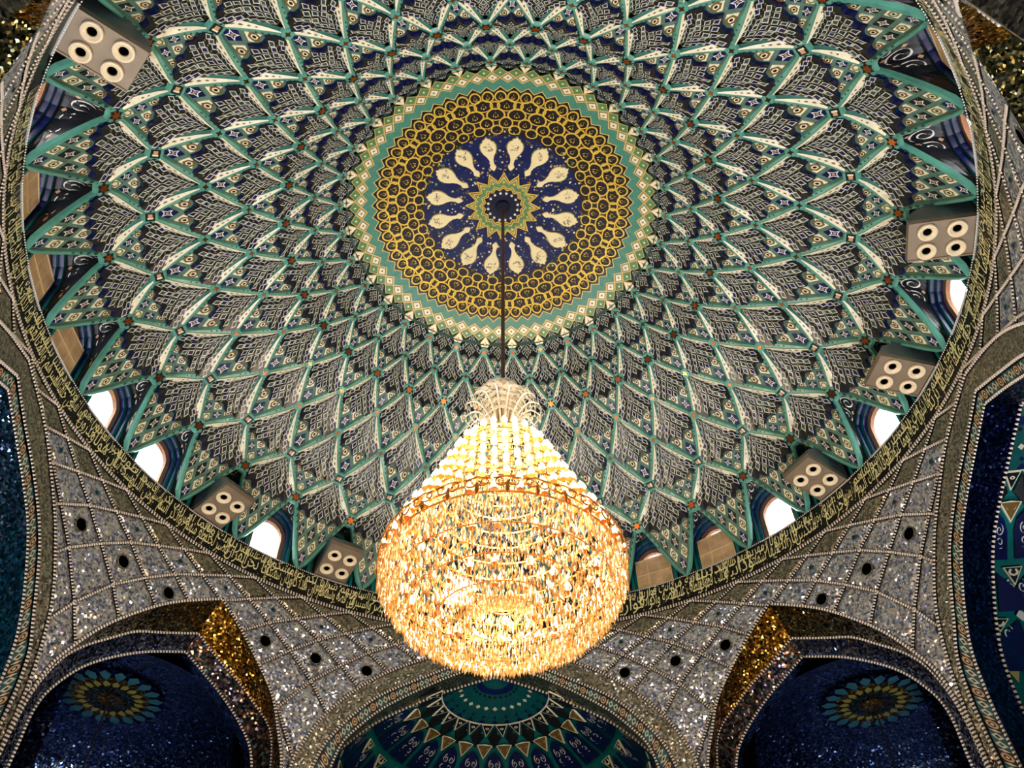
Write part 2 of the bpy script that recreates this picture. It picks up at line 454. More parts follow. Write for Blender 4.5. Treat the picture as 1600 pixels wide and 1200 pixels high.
fans = []; beds = []; ribs = []; spears = []; knots = []; tiles = {}
for k in range(-1, 6):
    par = 0.0 if k % 2 else D
    azs = [par + 2 * D * i for i in range(32)]
    fm = fan_mesh(k); bm = bed_mesh(k); tp = tile_parts(k)
    for az in azs:
        fans.append((fm, az)); beds.append((bm, az))
        for nm, me in tp: tiles.setdefault(nm, []).append((me, az))
    if k >= 0:
        for sd in (-1, 1):
            rm = rib_mesh(k, sd); sm = spear_mesh(k, sd)
            for az in azs: ribs.append((rm, az)); spears.append((sm, az))
    else:
        for sd in (-1, 1):
            rm = rib_mesh(k, sd)
            for az in azs: ribs.append((rm, az))
for t in range(0, 7):
    par = D if t % 2 == 0 else 0.0
    nm = node_mesh(t)
    for i in range(32): knots.append((nm, par + 2 * D * i))
for sd in (-1, 1):                                   # ribs that rise from the last knots to the rosette
    rm = rib_mesh(6, sd)
    for i in range(32): pass
place_ring('fan_panel', ceiling, fans)
place_ring('tile_bed', ceiling, beds)
place_ring('rib', ceiling, ribs)
place_ring('spear_tile', ceiling, spears)
place_ring('knot_star', ceiling, knots)
for nm, it in tiles.items(): place_ring(nm, ceiling, it)

# ================================================================== ROSETTE at the crown of the dome
RZ = [(0, 4.86), (0.6, 4.845), (1.2, 4.79), (1.8, 4.70), (2.4, 4.57), (2.74, 4.48), (3.0, 4.37), (3.17, 4.28), (3.52, 4.08)]
def rosz(r):
    for (a, za), (b, zb) in zip(RZ, RZ[1:]):
        if r <= b: return za + (zb - za) * (r - a) / (b - a)
    return RZ[-1][1]
def ros(az, r, off=0.0): return cyl(az, r, rosz(r) - off)
base = MB()
base.grid([[ros(360 * j / 128, r, 0.0) for j in range(129)] for r in (3.19, 3.12, 3.05, 2.9)], 'green')
base.grid([[ros(360 * j / 128, r, 0.0) for j in range(129)] for r in (2.9, 2.74, 2.6, 2.4, 2.2, 2.0, 1.72)], 'dark')
base.grid([[ros(360 * j / 128, r, 0.0) for j in range(129)] for r in (1.72, 1.5, 1.2, 0.9, 0.7)], 'rosnavy')
base.grid([[ros(360 * j / 64, r, 0.0) for j in range(65)] for r in (0.7, 0.4, 0.05)], 'deepnavy')
link('rosette_ground', base.mesh('rosette_ground'), ceiling)
def ros_star(mb, az, r, rad, n, m, off, ins=.5, rot=0):
    c = []
    for s in range(2 * n):
        q = rad * (1 if s % 2 == 0 else ins); a = pi * s / n + rot
        c.append(ros(az + degrees(q * cos(a) / r), r + q * sin(a), off))
    mb.poly(c, m)
def diamond_mesh(name, az0, r_out, r_mid, r_in, hw, body, edge, core):
    mb = MB(); sh = lambda f, o: [ros(az0, r_mid + (r_out - r_mid) * f, o), ros(az0 + hw * f, r_mid, o), ros(az0, r_mid + (r_in - r_mid) * f, o), ros(az0 - hw * f, r_mid, o)]
    mb.poly(sh(.99, .012), edge); mb.ring(sh(.99, .012), sh(.99, -.01), edge); mb.poly(sh(.84, .018), 'brown' if body == 'cream' else 'green'); mb.poly(sh(.68, .023), body)
    ros_star(mb, az0, r_mid, .030, 4, core, .028)
    return mb.mesh(name)
gd = diamond_mesh('green_diamond', 0, 3.285, 3.17, 3.05, 2.8, 'green', 'goldlt', 'cream')
wd = diamond_mesh('cream_diamond', 0, 3.17, 3.05, 2.935, 2.8, 'cream', 'goldlt', 'brown')
place_ring('green_diamond', ceiling, [(gd, D / 2 + D * i) for i in range(64)])
place_ring('cream_diamond', ceiling, [(wd, D * i) for i in range(64)])
mb = MB()
sh = lambda f, o: [ros(0, 3.32 + .19 * f, o), ros(2.1 * f, 3.34, o), ros(0, 3.32 - .15 * f, o), ros(-2.1 * f, 3.34, o)]
mb.poly(sh(1, .02), 'goldlt'); mb.ring(sh(1, .02), sh(1, -.01), 'goldlt'); mb.poly(sh(.86, .025), 'cream'); ros_star(mb, 0, 3.33, .06, 4, 'brown', .03, .35); ros_star(mb, 0, 3.33, .025, 4, 'star', .034)
place_ring('kite_tile', ceiling, [(mb.mesh('kite_tile'), D + 2 * D * i) for i in range(32)])
# zigzag band, one chevron of two strokes per tooth
mb = MB()
o = lambda a, lo, hi: [ros(-D / 2, hi[1], a), ros(0, hi[0], a), ros(D / 2, hi[1], a), ros(D / 2, lo[1], a), ros(0, lo[0], a), ros(-D / 2, lo[1], a)]
def chev(mb, a, hi, lo, m):
    p = [ros(-D / 2, hi[1], a), ros(0, hi[0], a), ros(D / 2, hi[1], a)]; q = [ros(-D / 2, lo[1], a), ros(0, lo[0], a), ros(D / 2, lo[1], a)]
    mb.grid([p, q], m)
chev(mb, .012, (2.935, 3.05), (2.72, 2.835), 'zig')
chev(mb, .018, (2.945, 3.06), (2.92, 3.035), 'goldlt')
chev(mb, .018, (2.735, 2.85), (2.71, 2.825), 'goldlt')
place_ring('zigzag_tile', ceiling, [(mb.mesh('zigzag_tile'), D * i) for i in range(64)])
# gold scroll work: rows of loops
def loop_mesh(name, r, hw, hr, w, leaf):
    mb = MB(); n = 14
    pt = lambda f, a, o: ros(degrees(hw * f * sin(a) / r), r + hr * f * cos(a) * (1.0 + .25 * max(0, cos(a))), o)
    A = [2 * pi * s / n for s in range(n)]
    mb.ring([pt(1, a, .02) for a in A], [pt(1 - w, a, .02) for a in A], 'gold')
    mb.ring([pt(1, a, .02) for a in A], [pt(1.02, a, 0) for a in A], 'gold')
    if leaf:
        for s in (-1, 1):
            c = []
            for i in range(7):
                a = i / 6 * 2.2 - .3
                c.append((s * hw * .52 * cos(a) * .55, hr * (-.25 + .5 * sin(a))))
            mb.grid([[ros(degrees(x / r), r + y, .018) for x, y in c], [ros(degrees((x * .72) / r), r + y * .9 + hr * .06, .018) for x, y in c]], 'gold')
        ros_star(mb, 0, r - hr * .35, hr * .22, 4, 'gold', .022, .4); ros_star(mb, 0, r + hr * .45, hr * .16, 4, 'olive', .018, .6)
    return mb.mesh(name)
for r, n, hw, hr, w, ph, lf in ((2.60, 64, .125, .115, .22, .5, True), (2.40, 32, .20, .13, .17, 0, True), (2.40, 32, .11, .09, .25, .5, False), (2.19, 32, .20, .13, .17, .5, True), (2.0, 32, .15, .12, .18, 0, True), (1.84, 32, .13, .10, .2, .5, False)):
    me = loop_mesh('gold_scroll', r, hw, hr, w, lf)
    place_ring('gold_scroll', ceiling, [(me, (i + ph) * 360 / n) for i in range(n)])
mb = MB()
for i in range(900):                                  # small blossoms strewn over the blue ground
    r = sqrt(random.uniform(.78 ** 2, 1.86 ** 2)); az = random.uniform(0, 360)
    ros_star(mb, az, r, random.uniform(.016, .034), 5, random.choice(['olive', 'goldlt', 'pat_blue', 'olive', 'cream', 'brown']), .008, .55, random.random())
o_ = link('blossom_field', mb.mesh('blossom_field'), ceiling); o_['kind'] = 'stuff'
# sixteen cartouches
def cartouche():
    mb = MB()
    half = [(0, 1.70), (.035, 1.655), (.075, 1.645), (.09, 1.60), (.135, 1.575), (.165, 1.50), (.16, 1.41), (.125, 1.32), (.075, 1.24), (.042, 1.15), (.036, 1.06), (.07, .99), (.045, .94), (0, .89)]
    out = [(x, y) for x, y in half] + [(-x, y) for x, y in half[-2:0:-1]]
    P = lambda x, y, o: ros(degrees(x / y), y, o)
    big = [P(x * 1.16, 1.3 + (y - 1.3) * 1.045, .012) for x, y in out]
    mb.poly(big, 'olive')
    top = [P(x, y, .03) for x, y in out]; mb.poly(top, 'card'); mb.ring(top, [P(x * 1.05, y, .0) for x, y in out], 'card')
    return mb.mesh('cartouche'), P
cm, CP = cartouche()
for i in range(16):
    az = 2.5 * D + 22.5 * i
    c = link('cartouche', cm, ceiling, -radians(az))
    rnd = random.Random(i)
    mb = MB()
    for s in range(11):                                # pen strokes of the name written on it
        x0 = rnd.uniform(-.09, .06); y0 = rnd.uniform(1.36, 1.52); ln = rnd.uniform(.05, .11); an = rnd.choice([1.0, 1.2, .9, 2.6, .1])
        pts = [(x0 + ln * f * cos(an) + .018 * sin(f * 5 + s), y0 + ln * f * sin(an) * .9 + .014 * sin(f * 6 + s)) for f in (0, .25, .5, .75, 1)]
        pts = [(max(-.125, min(.125, x)), max(1.33, min(1.585, y))) for x, y in pts]
        mb.grid([[CP(x, y, .034) for x, y in pts], [CP(x + .011, y + .010, .034) for x, y in pts]], 'dark')
    link('pen_stroke', mb.mesh('pen_stroke'), c)
# sun star round the centre and the ring of small lamps
mb = MB()
n = 16
def sun(f_out, f_in, off, m, hole):
    a = [(i * 360 / (2 * n), (f_out if i % 2 == 0 else f_in)) for i in range(2 * n)]
    mb.ring([ros(az, r, off) for az, r in a], [ros(az, hole * (1.0 if i % 2 == 0 else .86), off) for i, (az, r) in enumerate(a)], m)
sun(.84, .62, .010, 'gold', .44); sun(.79, .585, .016, 'olive', .47); sun(.74, .57, .022, 'goldlt', .50); sun(.68, .55, .028, 'green', .53)
for i in range(n):
    ros_star(mb, i * 22.5, .60, .05, 4, 'gold', .034, .4)
link('sun_star', mb.mesh('sun_star'), ceiling)
mb = MB(); c0 = Vector((0, 0, Z0 + 4.82))
mb.loft([[(.028 * cos(a) , .028 * sin(a) + .33, Z0 + 4.85 - d) for a in [2 * pi * s / 8 for s in range(8)]] for d in (0, .03)], 'white')
lampdot = mb.mesh('lamp_dot')
for i in range(16): link('lamp_dot', lampdot, ceiling, -radians(i * 22.5 + 11))

# ================================================================== WINDOWS of the drum
def lean(az, z, off=0.0):
    lo, hi = -1.0, 0.3
    for _ in range(24):
        m = (lo + hi) / 2
        if prof(m)[1] < z: lo = m
        else: hi = m
    return dome(lo, az, off)
def arch_pts(hw, zs, zj, za, n=4):
    L = [(-hw, zs), (-hw, (zs + zj) / 2), (-hw, zj), (-hw * .93, zj + .35 * (za - zj)), (-hw * .66, zj + .72 * (za - zj)), (-hw * .32, zj + .93 * (za - zj)), (0, za)]
    return L + [(-x, z) for x, z in L[-2::-1]]
W_OUT = arch_pts(3.95, -.02, .82, 1.38); W_MID = arch_pts(3.5, -.02, .80, 1.30); W_IN = arch_pts(3.05, -.02, .78, 1.22); W_PANE = arch_pts(2.4, .0, .74, 1.10)
_zf = [0, .30, .60, .74, .86, .95, 1.0]
W_TRI = [(-D * (1 - f), 1.19 * f) for f in _zf]; W_TRI = W_TRI + [(-x, z) for x, z in W_TRI[-2::-1]]
RW = 8.06
def frame_mesh():
    mb = MB()
    mb.grid([[cyl(x, RW, z) for x, z in W_OUT], [cyl(x, RW - .05, z) for x, z in W_OUT], [cyl(x, RW - .05, z) for x, z in W_MID]], 'tealdk')
    mb.grid([[cyl(x, RW - .05, z) for x, z in W_MID], [cyl(x, RW + .05, z) for x, z in W_MID]], 'navy')
    mb.grid([[cyl(x, RW + .05, z) for x, z in W_MID], [cyl(x, RW + .05, z) for x, z in W_IN]], 'tealdk')
    mb.grid([[cyl(x, RW + .05, z) for x, z in W_IN], [cyl(x, RW + .15, z) for x, z in W_IN]], 'navy')
    return mb.mesh('frame')
def reveal_mesh():
    mb = MB()
    mb.grid([[cyl(x, RW + .15, z) for x, z in W_IN], [cyl(x, RW + .15, z) for x, z in W_PANE]], 'steelb')
    mb.grid([[cyl(x, RW + .15, z) for x, z in W_PANE], [cyl(x, 8.30, z) for x, z in W_PANE]], 'wood')
    mb.grid([[cyl(x, 8.30, z) for x, z in W_PANE], [cyl(x, 8.45, z) for x, z in W_PANE]], 'steelb')
    mb.poly([cyl(-3.3, 7.97, -.02), cyl(3.3, 7.97, -.02), cyl(3.3, 8.45, .0), cyl(-3.3, 8.45, .0)], 'stone')
    box = [(-D, 0), (-D, .5), (-D, 1.1), (-D, 1.75), (-D * .66, 1.75), (-D * .3, 1.75), (0, 1.75)]; box = box + [(-x, z) for x, z in box[-2::-1]]
    mb.grid([[cyl(x, 8.45, z) for x, z in W_PANE], [cyl(x, 8.45, z) for x, z in box]], 'shell')
    mb.poly([cyl(-D, 8.45, 1.75), cyl(D, 8.45, 1.75), cyl(D, 7.25, 1.55), cyl(-D, 7.25, 1.55)], 'shell')
    return mb.mesh('reveal')
def spandrel_mesh():
    mb = MB()
    def SP(s, v, o=0.0):
        s = max(0, min(11.999, s)); i = int(s); f = s - i
        ax = W_OUT[i][0] + (W_OUT[i + 1][0] - W_OUT[i][0]) * f; az_ = W_OUT[i][1] + (W_OUT[i + 1][1] - W_OUT[i][1]) * f
        bx = W_TRI[i][0] + (W_TRI[i + 1][0] - W_TRI[i][0]) * f; bz = W_TRI[i][1] + (W_TRI[i + 1][1] - W_TRI[i][1]) * f
        A = cyl(ax, RW, az_); B = lean(bx, bz, 0.0)
        p = A.lerp(B, v); bow = .06 * 4 * v * (1 - v)
        return p + Vector((0, 0, bow)) + Vector((-p.x, -p.y, 0)).normalized() * o * .6 - Vector((0, 0, o * .8))
    mb.grid([[SP(s / 2, v) for s in range(25)] for v in (0, .25, .5, .75, 1)], 'ink')
    def spiral(cs, cv, rs, rv, turns, st, flip):
        p = []
        for i in range(28):
            f = i / 27; a = f * turns * 2 * pi + st; r = 1 - .82 * f
            p.append((cs + flip * rs * r * cos(a), cv + rv * r * sin(a)))
        mb.grid([[SP(x, v, .012) for x, v in p], [SP(x + .10, v + .035, .012) for x, v in p]], 'white')
    for q in (-1, 1):
        spiral(6 + q * 1.55, .52, .75, .36, 1.6, .6, q); spiral(6 + q * 2.9, .5, .6, .36, 1.4, 2.2, q); spiral(6 + q * 4.1, .45, .5, .3, 1.3, 2.0, q)
        spiral(6 + q * .5, .72, .4, .2, 1.2, 1.0, q)
        for x, v in ((.8, .35), (2.2, .22), (3.4, .75), (4.7, .55), (2.2, .8), (1.0, .85)):
            mb.poly([SP(6 + q * x + a, v + b, .011) for a, b in ((-.18, 0), (0, -.07), (.18, 0), (0, .07))], 'pat_peach')
    return mb.mesh('spandrel_tile')
def pane_mesh():
    mb = MB(); mb.poly([cyl(x, 8.29, z) for x, z in W_PANE], 'pane'); return mb.mesh('pane')
def screen_mesh():
    """beige lattice screen standing in the opening: 3 x 2 fields"""
    mb = MB(); H_, W_ = .86, 3.05
    P = lambda x, z, d: cyl(x, 8.12 - d, z)
    mb.loft([[P(-W_, .0, 0), P(W_, .0, 0), P(W_, H_, 0), P(-W_, H_, 0)], [P(-W_, .0, .03), P(W_, .0, .03), P(W_, H_, .03), P(-W_, H_, .03)]], 'panel')
    bars = []
    for x in (-W_ + .07, -W_ / 3, W_ / 3, W_ - .07): bars.append((x - .06, x + .06, 0, H_))
    for z in (.012, H_ / 2, H_ - .012): bars.append((-W_, W_, z - .01, z + .01))
    for a, b, c, d in bars:
        mb.loft([[P(a, c, .03), P(b, c, .03), P(b, d, .03), P(a, d, .03)], [P(a, c, .045), P(b, c, .045), P(b, d, .045), P(a, d, .045)]], 'panelbar')
    return mb.mesh('lattice_screen')
mb = MB(); mb.poly([cyl(x, 8.22, z) for x, z in W_PANE], 'steel'); BPM = mb.mesh('back_plate')
FM, RM, SM, PM, LM = frame_mesh(), reveal_mesh(), spandrel_mesh(), pane_mesh(), screen_mesh()
SCREENS = {-9.5, -8.5, -7.5, 2.5, 3.5, 11.5, -1.5, 0.5}
UNITS = {-11.5: 'beside the upper left window', -4.5: '', -2.5: '', 5.5: '', 7.5: '', 9.5: '', 1.5: ''}
wn = 0
for i in range(32):
    j = (i if i < 16 else i - 32) + .5
    wn += 1; rz = -radians(j * 11.25)
    w = empty('window_%d' % wn, (0, 0, 0), rz); structure(w)
    link('frame', FM, w); link('reveal', RM, w); link('spandrel_tile', SM, w); link('back_plate' if j in UNITS else 'pane', BPM if j in UNITS else PM, w)
    if j in SCREENS: link('lattice_screen', LM, w)

# ------------------------------------------------------------------ air jet units in some windows
def unit_parts():
    hw = 2.75; r0, r1 = 8.0, 6.98
    P = lambda x, r, z: Vector((x, r, Z0 + z))
    w = .375
    zb = lambda r: .02 + (r0 - r) * .16
    mb = MB()
    a = [P(-w, r0, zb(r0)), P(w, r0, zb(r0)), P(w, r1, zb(r1)), P(-w, r1, zb(r1))]
    b = [P(-w, r0, zb(r0) + .10), P(w, r0, zb(r0) + .10), P(w, r1, zb(r1) + .10), P(-w, r1, zb(r1) + .10)]
    mb.loft([a, b], 'steelb')
    lip = .02
    for s in (-1, 1):
        mb.loft([[P(s * w, r0, zb(r0) - lip), P(s * (w - .03), r0, zb(r0) - lip), P(s * (w - .03), r1, zb(r1) - lip), P(s * w, r1, zb(r1) - lip)],
                 [P(s * w, r0, zb(r0)), P(s * (w - .03), r0, zb(r0)), P(s * (w - .03), r1, zb(r1)), P(s * w, r1, zb(r1))]], 'steelb')
    housing = mb.mesh('nozzle_plate')
    mb = MB()
    A = [P(-w, r0 + .1, zb(r0) + .1), P(-w, r1, zb(r1) + .1), P(-w * .97, r1 + .12, zb(r1) + .30), P(-w * .85, 7.7, .86), P(-w * .8, 8.1, 1.0)]
    B = [Vector((-p.x, p.y, p.z)) for p in A]
    mb.poly(A, 'steel'); mb.poly(B[::-1], 'steel'); mb.ring(A, B, 'steel')
    hood = mb.mesh('hood')
    mb = MB()
    n = 20
    prof_ = [(.150, 0.0), (.158, -.025), (.150, -.055), (.120, -.062), (.075, -.030), (.060, .03)]
    loops = [[Vector((rr * cos(2 * pi * s / n), rr * sin(2 * pi * s / n), dz)) for s in range(n)] for rr, dz in prof_]
    mb.loft(loops, 'nozzle', cap=False)
    noz = mb.mesh('nozzle')
    mb = MB(); mb.poly([Vector((.064 * cos(2 * pi * s / n), .064 * sin(2 * pi * s / n), -.018)) for s in range(n)], 'hole')
    thr = mb.mesh('throat')
    return housing, hood, noz, thr, zb
HM, HD, NZ, TR, ZB = unit_parts()
ULAB = {-11.5: 'grey air jet unit high up beside the mirror corner, largest of the nozzle boxes',
        -4.5: 'grey box with four cream nozzles between two bright windows left of the chandelier',
        -2.5: 'grey box with four cream nozzles in the niche touching the chandelier',
        5.5: 'grey nozzle box, lowest of the three boxes right of the chandelier',
        7.5: 'grey nozzle box, middle of the three boxes right of the chandelier',
        9.5: 'grey box with four cream nozzles under a dark hood, topmost box by the mirror wall'}
for j, lab in ULAB.items():
    rz = -radians(j * 11.25)
    u = empty('air_jet_unit', (0, 0, 0), rz)
    thing(u, lab, 'air unit', 'air jet units in the dome windows')
    link('nozzle_plate', HM, u); link('hood', HD, u)
    for sx in (-1, 1):
        for rr in (7.26, 7.70):
            nz_ = link('nozzle', NZ, u, 0, (sx * .185, rr, Z0 + ZB(rr) - .001)); nz_.rotation_euler[0] = math.atan(-.16)
            t_ = link('throat', TR, nz_)

# ================================================================== INSCRIPTION BAND
band = MB()
band.grid([[cyl(360 * j / 160, 8.0, z) for j in range(161)] for z in (0.0, -.35, -.70)], 'bandbg')
band.grid([[cyl(360 * j / 160, r, z) for j in range(161)] for r, z in ((8.0, 0.0), (8.46, 0.0))], 'stone')
wall_band = structure(link('wall_drum', band.mesh('wall_drum')), 'round drum wall with a dark band of cream Arabic lettering')
def bead_strip(mb, path, width, period=.062, h=.02, wmat='bead', skip=None, base=True):
    """rope-like border: ivory beads on a dark strip. path: (az, r, z)"""
    pts = [cyl(*p) for p in path]
    L = [0.0]
    for a, b in zip(pts, pts[1:]): L.append(L[-1] + (b - a).length)
    tot = L[-1]; n = max(1, int(tot / period)); i = 0
    def at(s):
        nonlocal i
        while i < len(L) - 2 and L[i + 1] < s: i += 1
        while i > 0 and L[i] > s: i -= 1
        f = (s - L[i]) / max(1e-6, L[i + 1] - L[i]); f = max(0, min(1, f))
        return pts[i].lerp(pts[i + 1], f), (pts[i + 1] - pts[i]).normalized()
    row = []
    for k in range(n + 1):
        p, d = at(tot * k / n); inn = Vector((-p.x, -p.y, 0)).normalized(); side = d.cross(inn).normalized()
        row.append((p, d, inn, side))
    for k in range(n):
        p, d, inn, side = row[k]; q, d2, inn2, side2 = row[k + 1]
        if skip is not None and skip((p + q) / 2): continue
        w = width / 2
        if base: mb.poly([p - side * w + inn * .006, p + side * w + inn * .006, q + side2 * w + inn2 * .006, q - side2 * w + inn2 * .006], 'gap')
        a = p.lerp(q, .26); b = p.lerp(q, .74); w2 = w * .80
        bot = [a - side * w2, a + side * w2, b + side * w2, b - side * w2]; bot = [v + inn * .006 for v in bot]
        c = (a + b) / 2 + inn * .006
        top = [c + (v - c) * .62 + inn * h for v in bot]
        mb.poly(top, wmat); mb.ring(bot, top, wmat)
mb = MB()
bead_strip(mb, [(360 * j / 180, 7.985, -.012) for j in range(181)], .03, .05, .015)
o_ = link('pearl_border', mb.mesh('pearl_border'), wall_band); o_['kind'] = 'stuff'
mb = MB()
bead_strip(mb, [(360 * j / 180, 7.975, -.685) for j in range(181)], .10, .066)
o_ = link('pearl_border', mb.mesh('pearl_border'), wall_band); o_['kind'] = 'stuff'
mb = MB()
for i in range(1500):
    az = random.uniform(-140, 140); z = random.uniform(-.61, -.05); s = random.uniform(.008, .017)
    c = cyl(az, 7.994, z); t = cyl(az + .1, 7.994, z) - c; t.normalize()
    mb.poly([c - t * s, c + Vector((0, 0, -s)), c + t * s, c + Vector((0, 0, s))], random.choice(['olive', 'pat_cream', 'pat_cream', 'pat_blue', 'pat_peach']))
o_ = link('floral_ground', mb.mesh('floral_ground'), wall_band); o_['kind'] = 'stuff'
# the words, joined letter by letter
JOIN = {}
def _j(c, iso, n): JOIN[c] = (iso, n)
for c, iso, n in (('ء', 0xFE80, 1), ('آ', 0xFE81, 2), ('أ', 0xFE83, 2), ('ؤ', 0xFE85, 2), ('إ', 0xFE87, 2), ('ئ', 0xFE89, 4), ('ا', 0xFE8D, 2), ('ب', 0xFE8F, 4), ('ة', 0xFE93, 2), ('ت', 0xFE95, 4), ('ث', 0xFE99, 4), ('ج', 0xFE9D, 4), ('ح', 0xFEA1, 4), ('خ', 0xFEA5, 4), ('د', 0xFEA9, 2), ('ذ', 0xFEAB, 2), ('ر', 0xFEAD, 2), ('ز', 0xFEAF, 2), ('س', 0xFEB1, 4), ('ش', 0xFEB5, 4), ('ص', 0xFEB9, 4), ('ض', 0xFEBD, 4), ('ط', 0xFEC1, 4), ('ظ', 0xFEC5, 4), ('ع', 0xFEC9, 4), ('غ', 0xFECD, 4), ('ف', 0xFED1, 4), ('ق', 0xFED5, 4), ('ك', 0xFED9, 4), ('ل', 0xFEDD, 4), ('م', 0xFEE1, 4), ('ن', 0xFEE5, 4), ('ه', 0xFEE9, 4), ('و', 0xFEED, 2), ('ى', 0xFEEF, 2), ('ي', 0xFEF1, 4)):
    _j(c, iso, n)
def shape_word(w):
    out = []
    for i, c in enumerate(w):
        iso, n = JOIN[c]
        prev = i > 0 and JOIN[w[i - 1]][1] == 4
        nxt = i < len(w) - 1 and n == 4 and JOIN[w[i + 1]][1] >= 2
        if prev and JOIN[c][1] == 1: prev = False
        f = (3 if prev and nxt else 2 if nxt else 1 if prev else 0)
        out.append(chr(iso + f))
    return ''.join(out)
SURA = """هل أتى على الإنسان حين من الدهر لم يكن شيئا مذكورا
إنا خلقنا الإنسان من نطفة أمشاج نبتليه فجعلناه سميعا بصيرا
إنا هديناه السبيل إما شاكرا وإما كفورا
إنا أعتدنا للكافرين سلاسل وأغلالا وسعيرا
إن الأبرار يشربون من كأس كان مزاجها كافورا
عينا يشرب بها عباد الله يفجرونها تفجيرا
يوفون بالنذر ويخافون يوما كان شره مستطيرا
ويطعمون الطعام على حبه مسكينا ويتيما وأسيرا
إنما نطعمكم لوجه الله لا نريد منكم جزاء ولا شكورا
إنا نخاف من ربنا يوما عبوسا قمطريرا
فوقاهم الله شر ذلك اليوم ولقاهم نضرة وسرورا
وجزاهم بما صبروا جنة وحريرا
متكئين فيها على الأرائك لا يرون فيها شمسا ولا زمهريرا
ودانية عليهم ظلالها وذللت قطوفها تذليلا
ويطاف عليهم بآنية من فضة وأكواب كانت قواريرا
قوارير من فضة قدروها تقديرا
ويسقون فيها كأسا كان مزاجها زنجبيلا
عينا فيها تسمى سلسبيلا
ويطوف عليهم ولدان مخلدون إذا رأيتهم حسبتهم لؤلؤا منثورا
وإذا رأيت ثم رأيت نعيما وملكا كبيرا
عاليهم ثياب سندس خضر وإستبرق وحلوا أساور من فضة وسقاهم ربهم شرابا طهورا
إن هذا كان لكم جزاء وكان سعيكم مشكورا
إنا نحن نزلنا عليك القرآن تنزيلا
فاصبر لحكم ربك ولا تطع منهم آثما أو كفورا
واذكر اسم ربك بكرة وأصيلا
ومن الليل فاسجد له وسبحه ليلا طويلا
إن هؤلاء يحبون العاجلة ويذرون وراءهم يوما ثقيلا
نحن خلقناهم وشددنا أسرهم وإذا شئنا بدلنا أمثالهم تبديلا
إن هذه تذكرة فمن شاء اتخذ إلى ربه سبيلا
وما تشاءون إلا أن يشاء الله إن الله كان عليما حكيما
يدخل من يشاء في رحمته والظالمين أعد لهم عذابا أليما""".split('\n')
RATE = 3.7                                            # letters to a degree
count = [len(v.replace(' ', '')) for v in SURA]
az_end16 = 19.5
az0_ = az_end16 + sum(count[:16]) / RATE
cu = bpy.data.curves.new('lettering', 'FONT'); cu.resolution_u = 2; cu.size = 1.0
tob = bpy.data.objects.new('lettering', cu); COL.objects.link(tob)
az = az0_; nword = 0
words_out = []
for vi, verse in enumerate(SURA):
    ws = verse.split(' ')
    # pairs of short groups, the later one riding above the earlier one
    groups = []; cur = []
    for w in ws:
        cur.append(w)
        if sum(map(len, cur)) >= 6: groups.append(cur); cur = []
    if cur: groups.append(cur)
    for gi in range(0, len(groups), 2):
        pair = groups[gi:gi + 2]
        n = sum(len(w) for g in pair for w in g)
        span = n / RATE
        for lev, g in enumerate(pair):
            if -137 < az - span / 2 < 137:
                words_out.append((az, span, lev if len(pair) > 1 else -1, g))
        az -= span
for azs, span, lev, g in words_out:
    cu.body = ' '.join(shape_word(w)[::-1] for w in g[::-1])
    dg = bpy.context.evaluated_depsgraph_get(); dg.update()
    me = tob.evaluated_get(dg).to_mesh()
    vs_ = [v.co.copy() for v in me.vertices]
    if not vs_: continue
    x0 = min(v.x for v in vs_); x1 = max(v.x for v in vs_)
    sx = (span * 1.12) / max(.3, x1 - x0)
    basez = {0: -.50, 1: -.245, -1: -.40}[lev]; tall = {0: .46, 1: .22, -1: .37}[lev]
    mb = MB()
    def warp(v):
        y = v.y
        z = basez + (y * .46 if y < .28 else .13 + (y - .28) * (tall - .13) / .46)
        z = max(-.635, min(-.03, z))
        a = azs - (x1 - v.x) * sx + y * .35
        return cyl(a, 7.985, z)
    V = [warp(v) for v in vs_]
    mb.V = [tuple(p) for p in V]; mb.mi('script')
    mb.F = [tuple(p.vertices) for p in me.polygons]; mb.I = [0] * len(mb.F)
    link('inscription_words', mb.mesh('inscription_words'), wall_band)
    tob.evaluated_get(dg).to_mesh_clear()
bpy.data.objects.remove(tob)

# ================================================================== MIRROR WALL with its arches
WOFF = 0.7
def cw(az, r, z): return cyl(az + WOFF, r, z)
FLOORZ = -Z0
def smooth(pts, n):
    """resample a control polyline with rounded corners to n+1 points by length"""
    P = [pts[0]] + pts + [pts[-1]]; fine = []
    for i in range(1, len(P) - 2):
        p0, p1, p2, p3 = P[i - 1], P[i], P[i + 1], P[i + 2]
        for s in range(12):
            u = s / 12; o = []
            for a in (0, 1):
                m1 = (p2[a] - p0[a]) * .5; m2 = (p3[a] - p1[a]) * .5
                c2 = 3 * (p2[a] - p1[a]) - 2 * m1 - m2; c3 = 2 * (p1[a] - p2[a]) + m1 + m2
                o.append(p1[a] + m1 * u + c2 * u * u + c3 * u ** 3)
            fine.append(tuple(o))
    fine.append(pts[-1])
    L = [0]
    for a, b in zip(fine, fine[1:]): L.append(L[-1] + hypot((b[0] - a[0]) * .14, b[1] - a[1]))
    out = []; j = 0
    for k in range(n + 1):
        t = L[-1] * k / n
        while j < len(L) - 2 and L[j + 1] < t: j += 1
        f = (t - L[j]) / max(1e-9, L[j + 1] - L[j])
        out.append((fine[j][0] + (fine[j + 1][0] - fine[j][0]) * f, fine[j][1] + (fine[j + 1][1] - fine[j][1]) * f))
    return out
NS = 70
def full(mid, lo, hi):
    """lo / hi: (distance from the crown in degrees, z) for the falling and rising azimuth side"""
    a = smooth(lo + [(lo[-1][0], FLOORZ)], NS); b = smooth(hi + [(hi[-1][0], FLOORZ)], NS)
    return [(mid - x, z) for x, z in a[::-1]] + [(mid + x, z) for x, z in b[1:]]
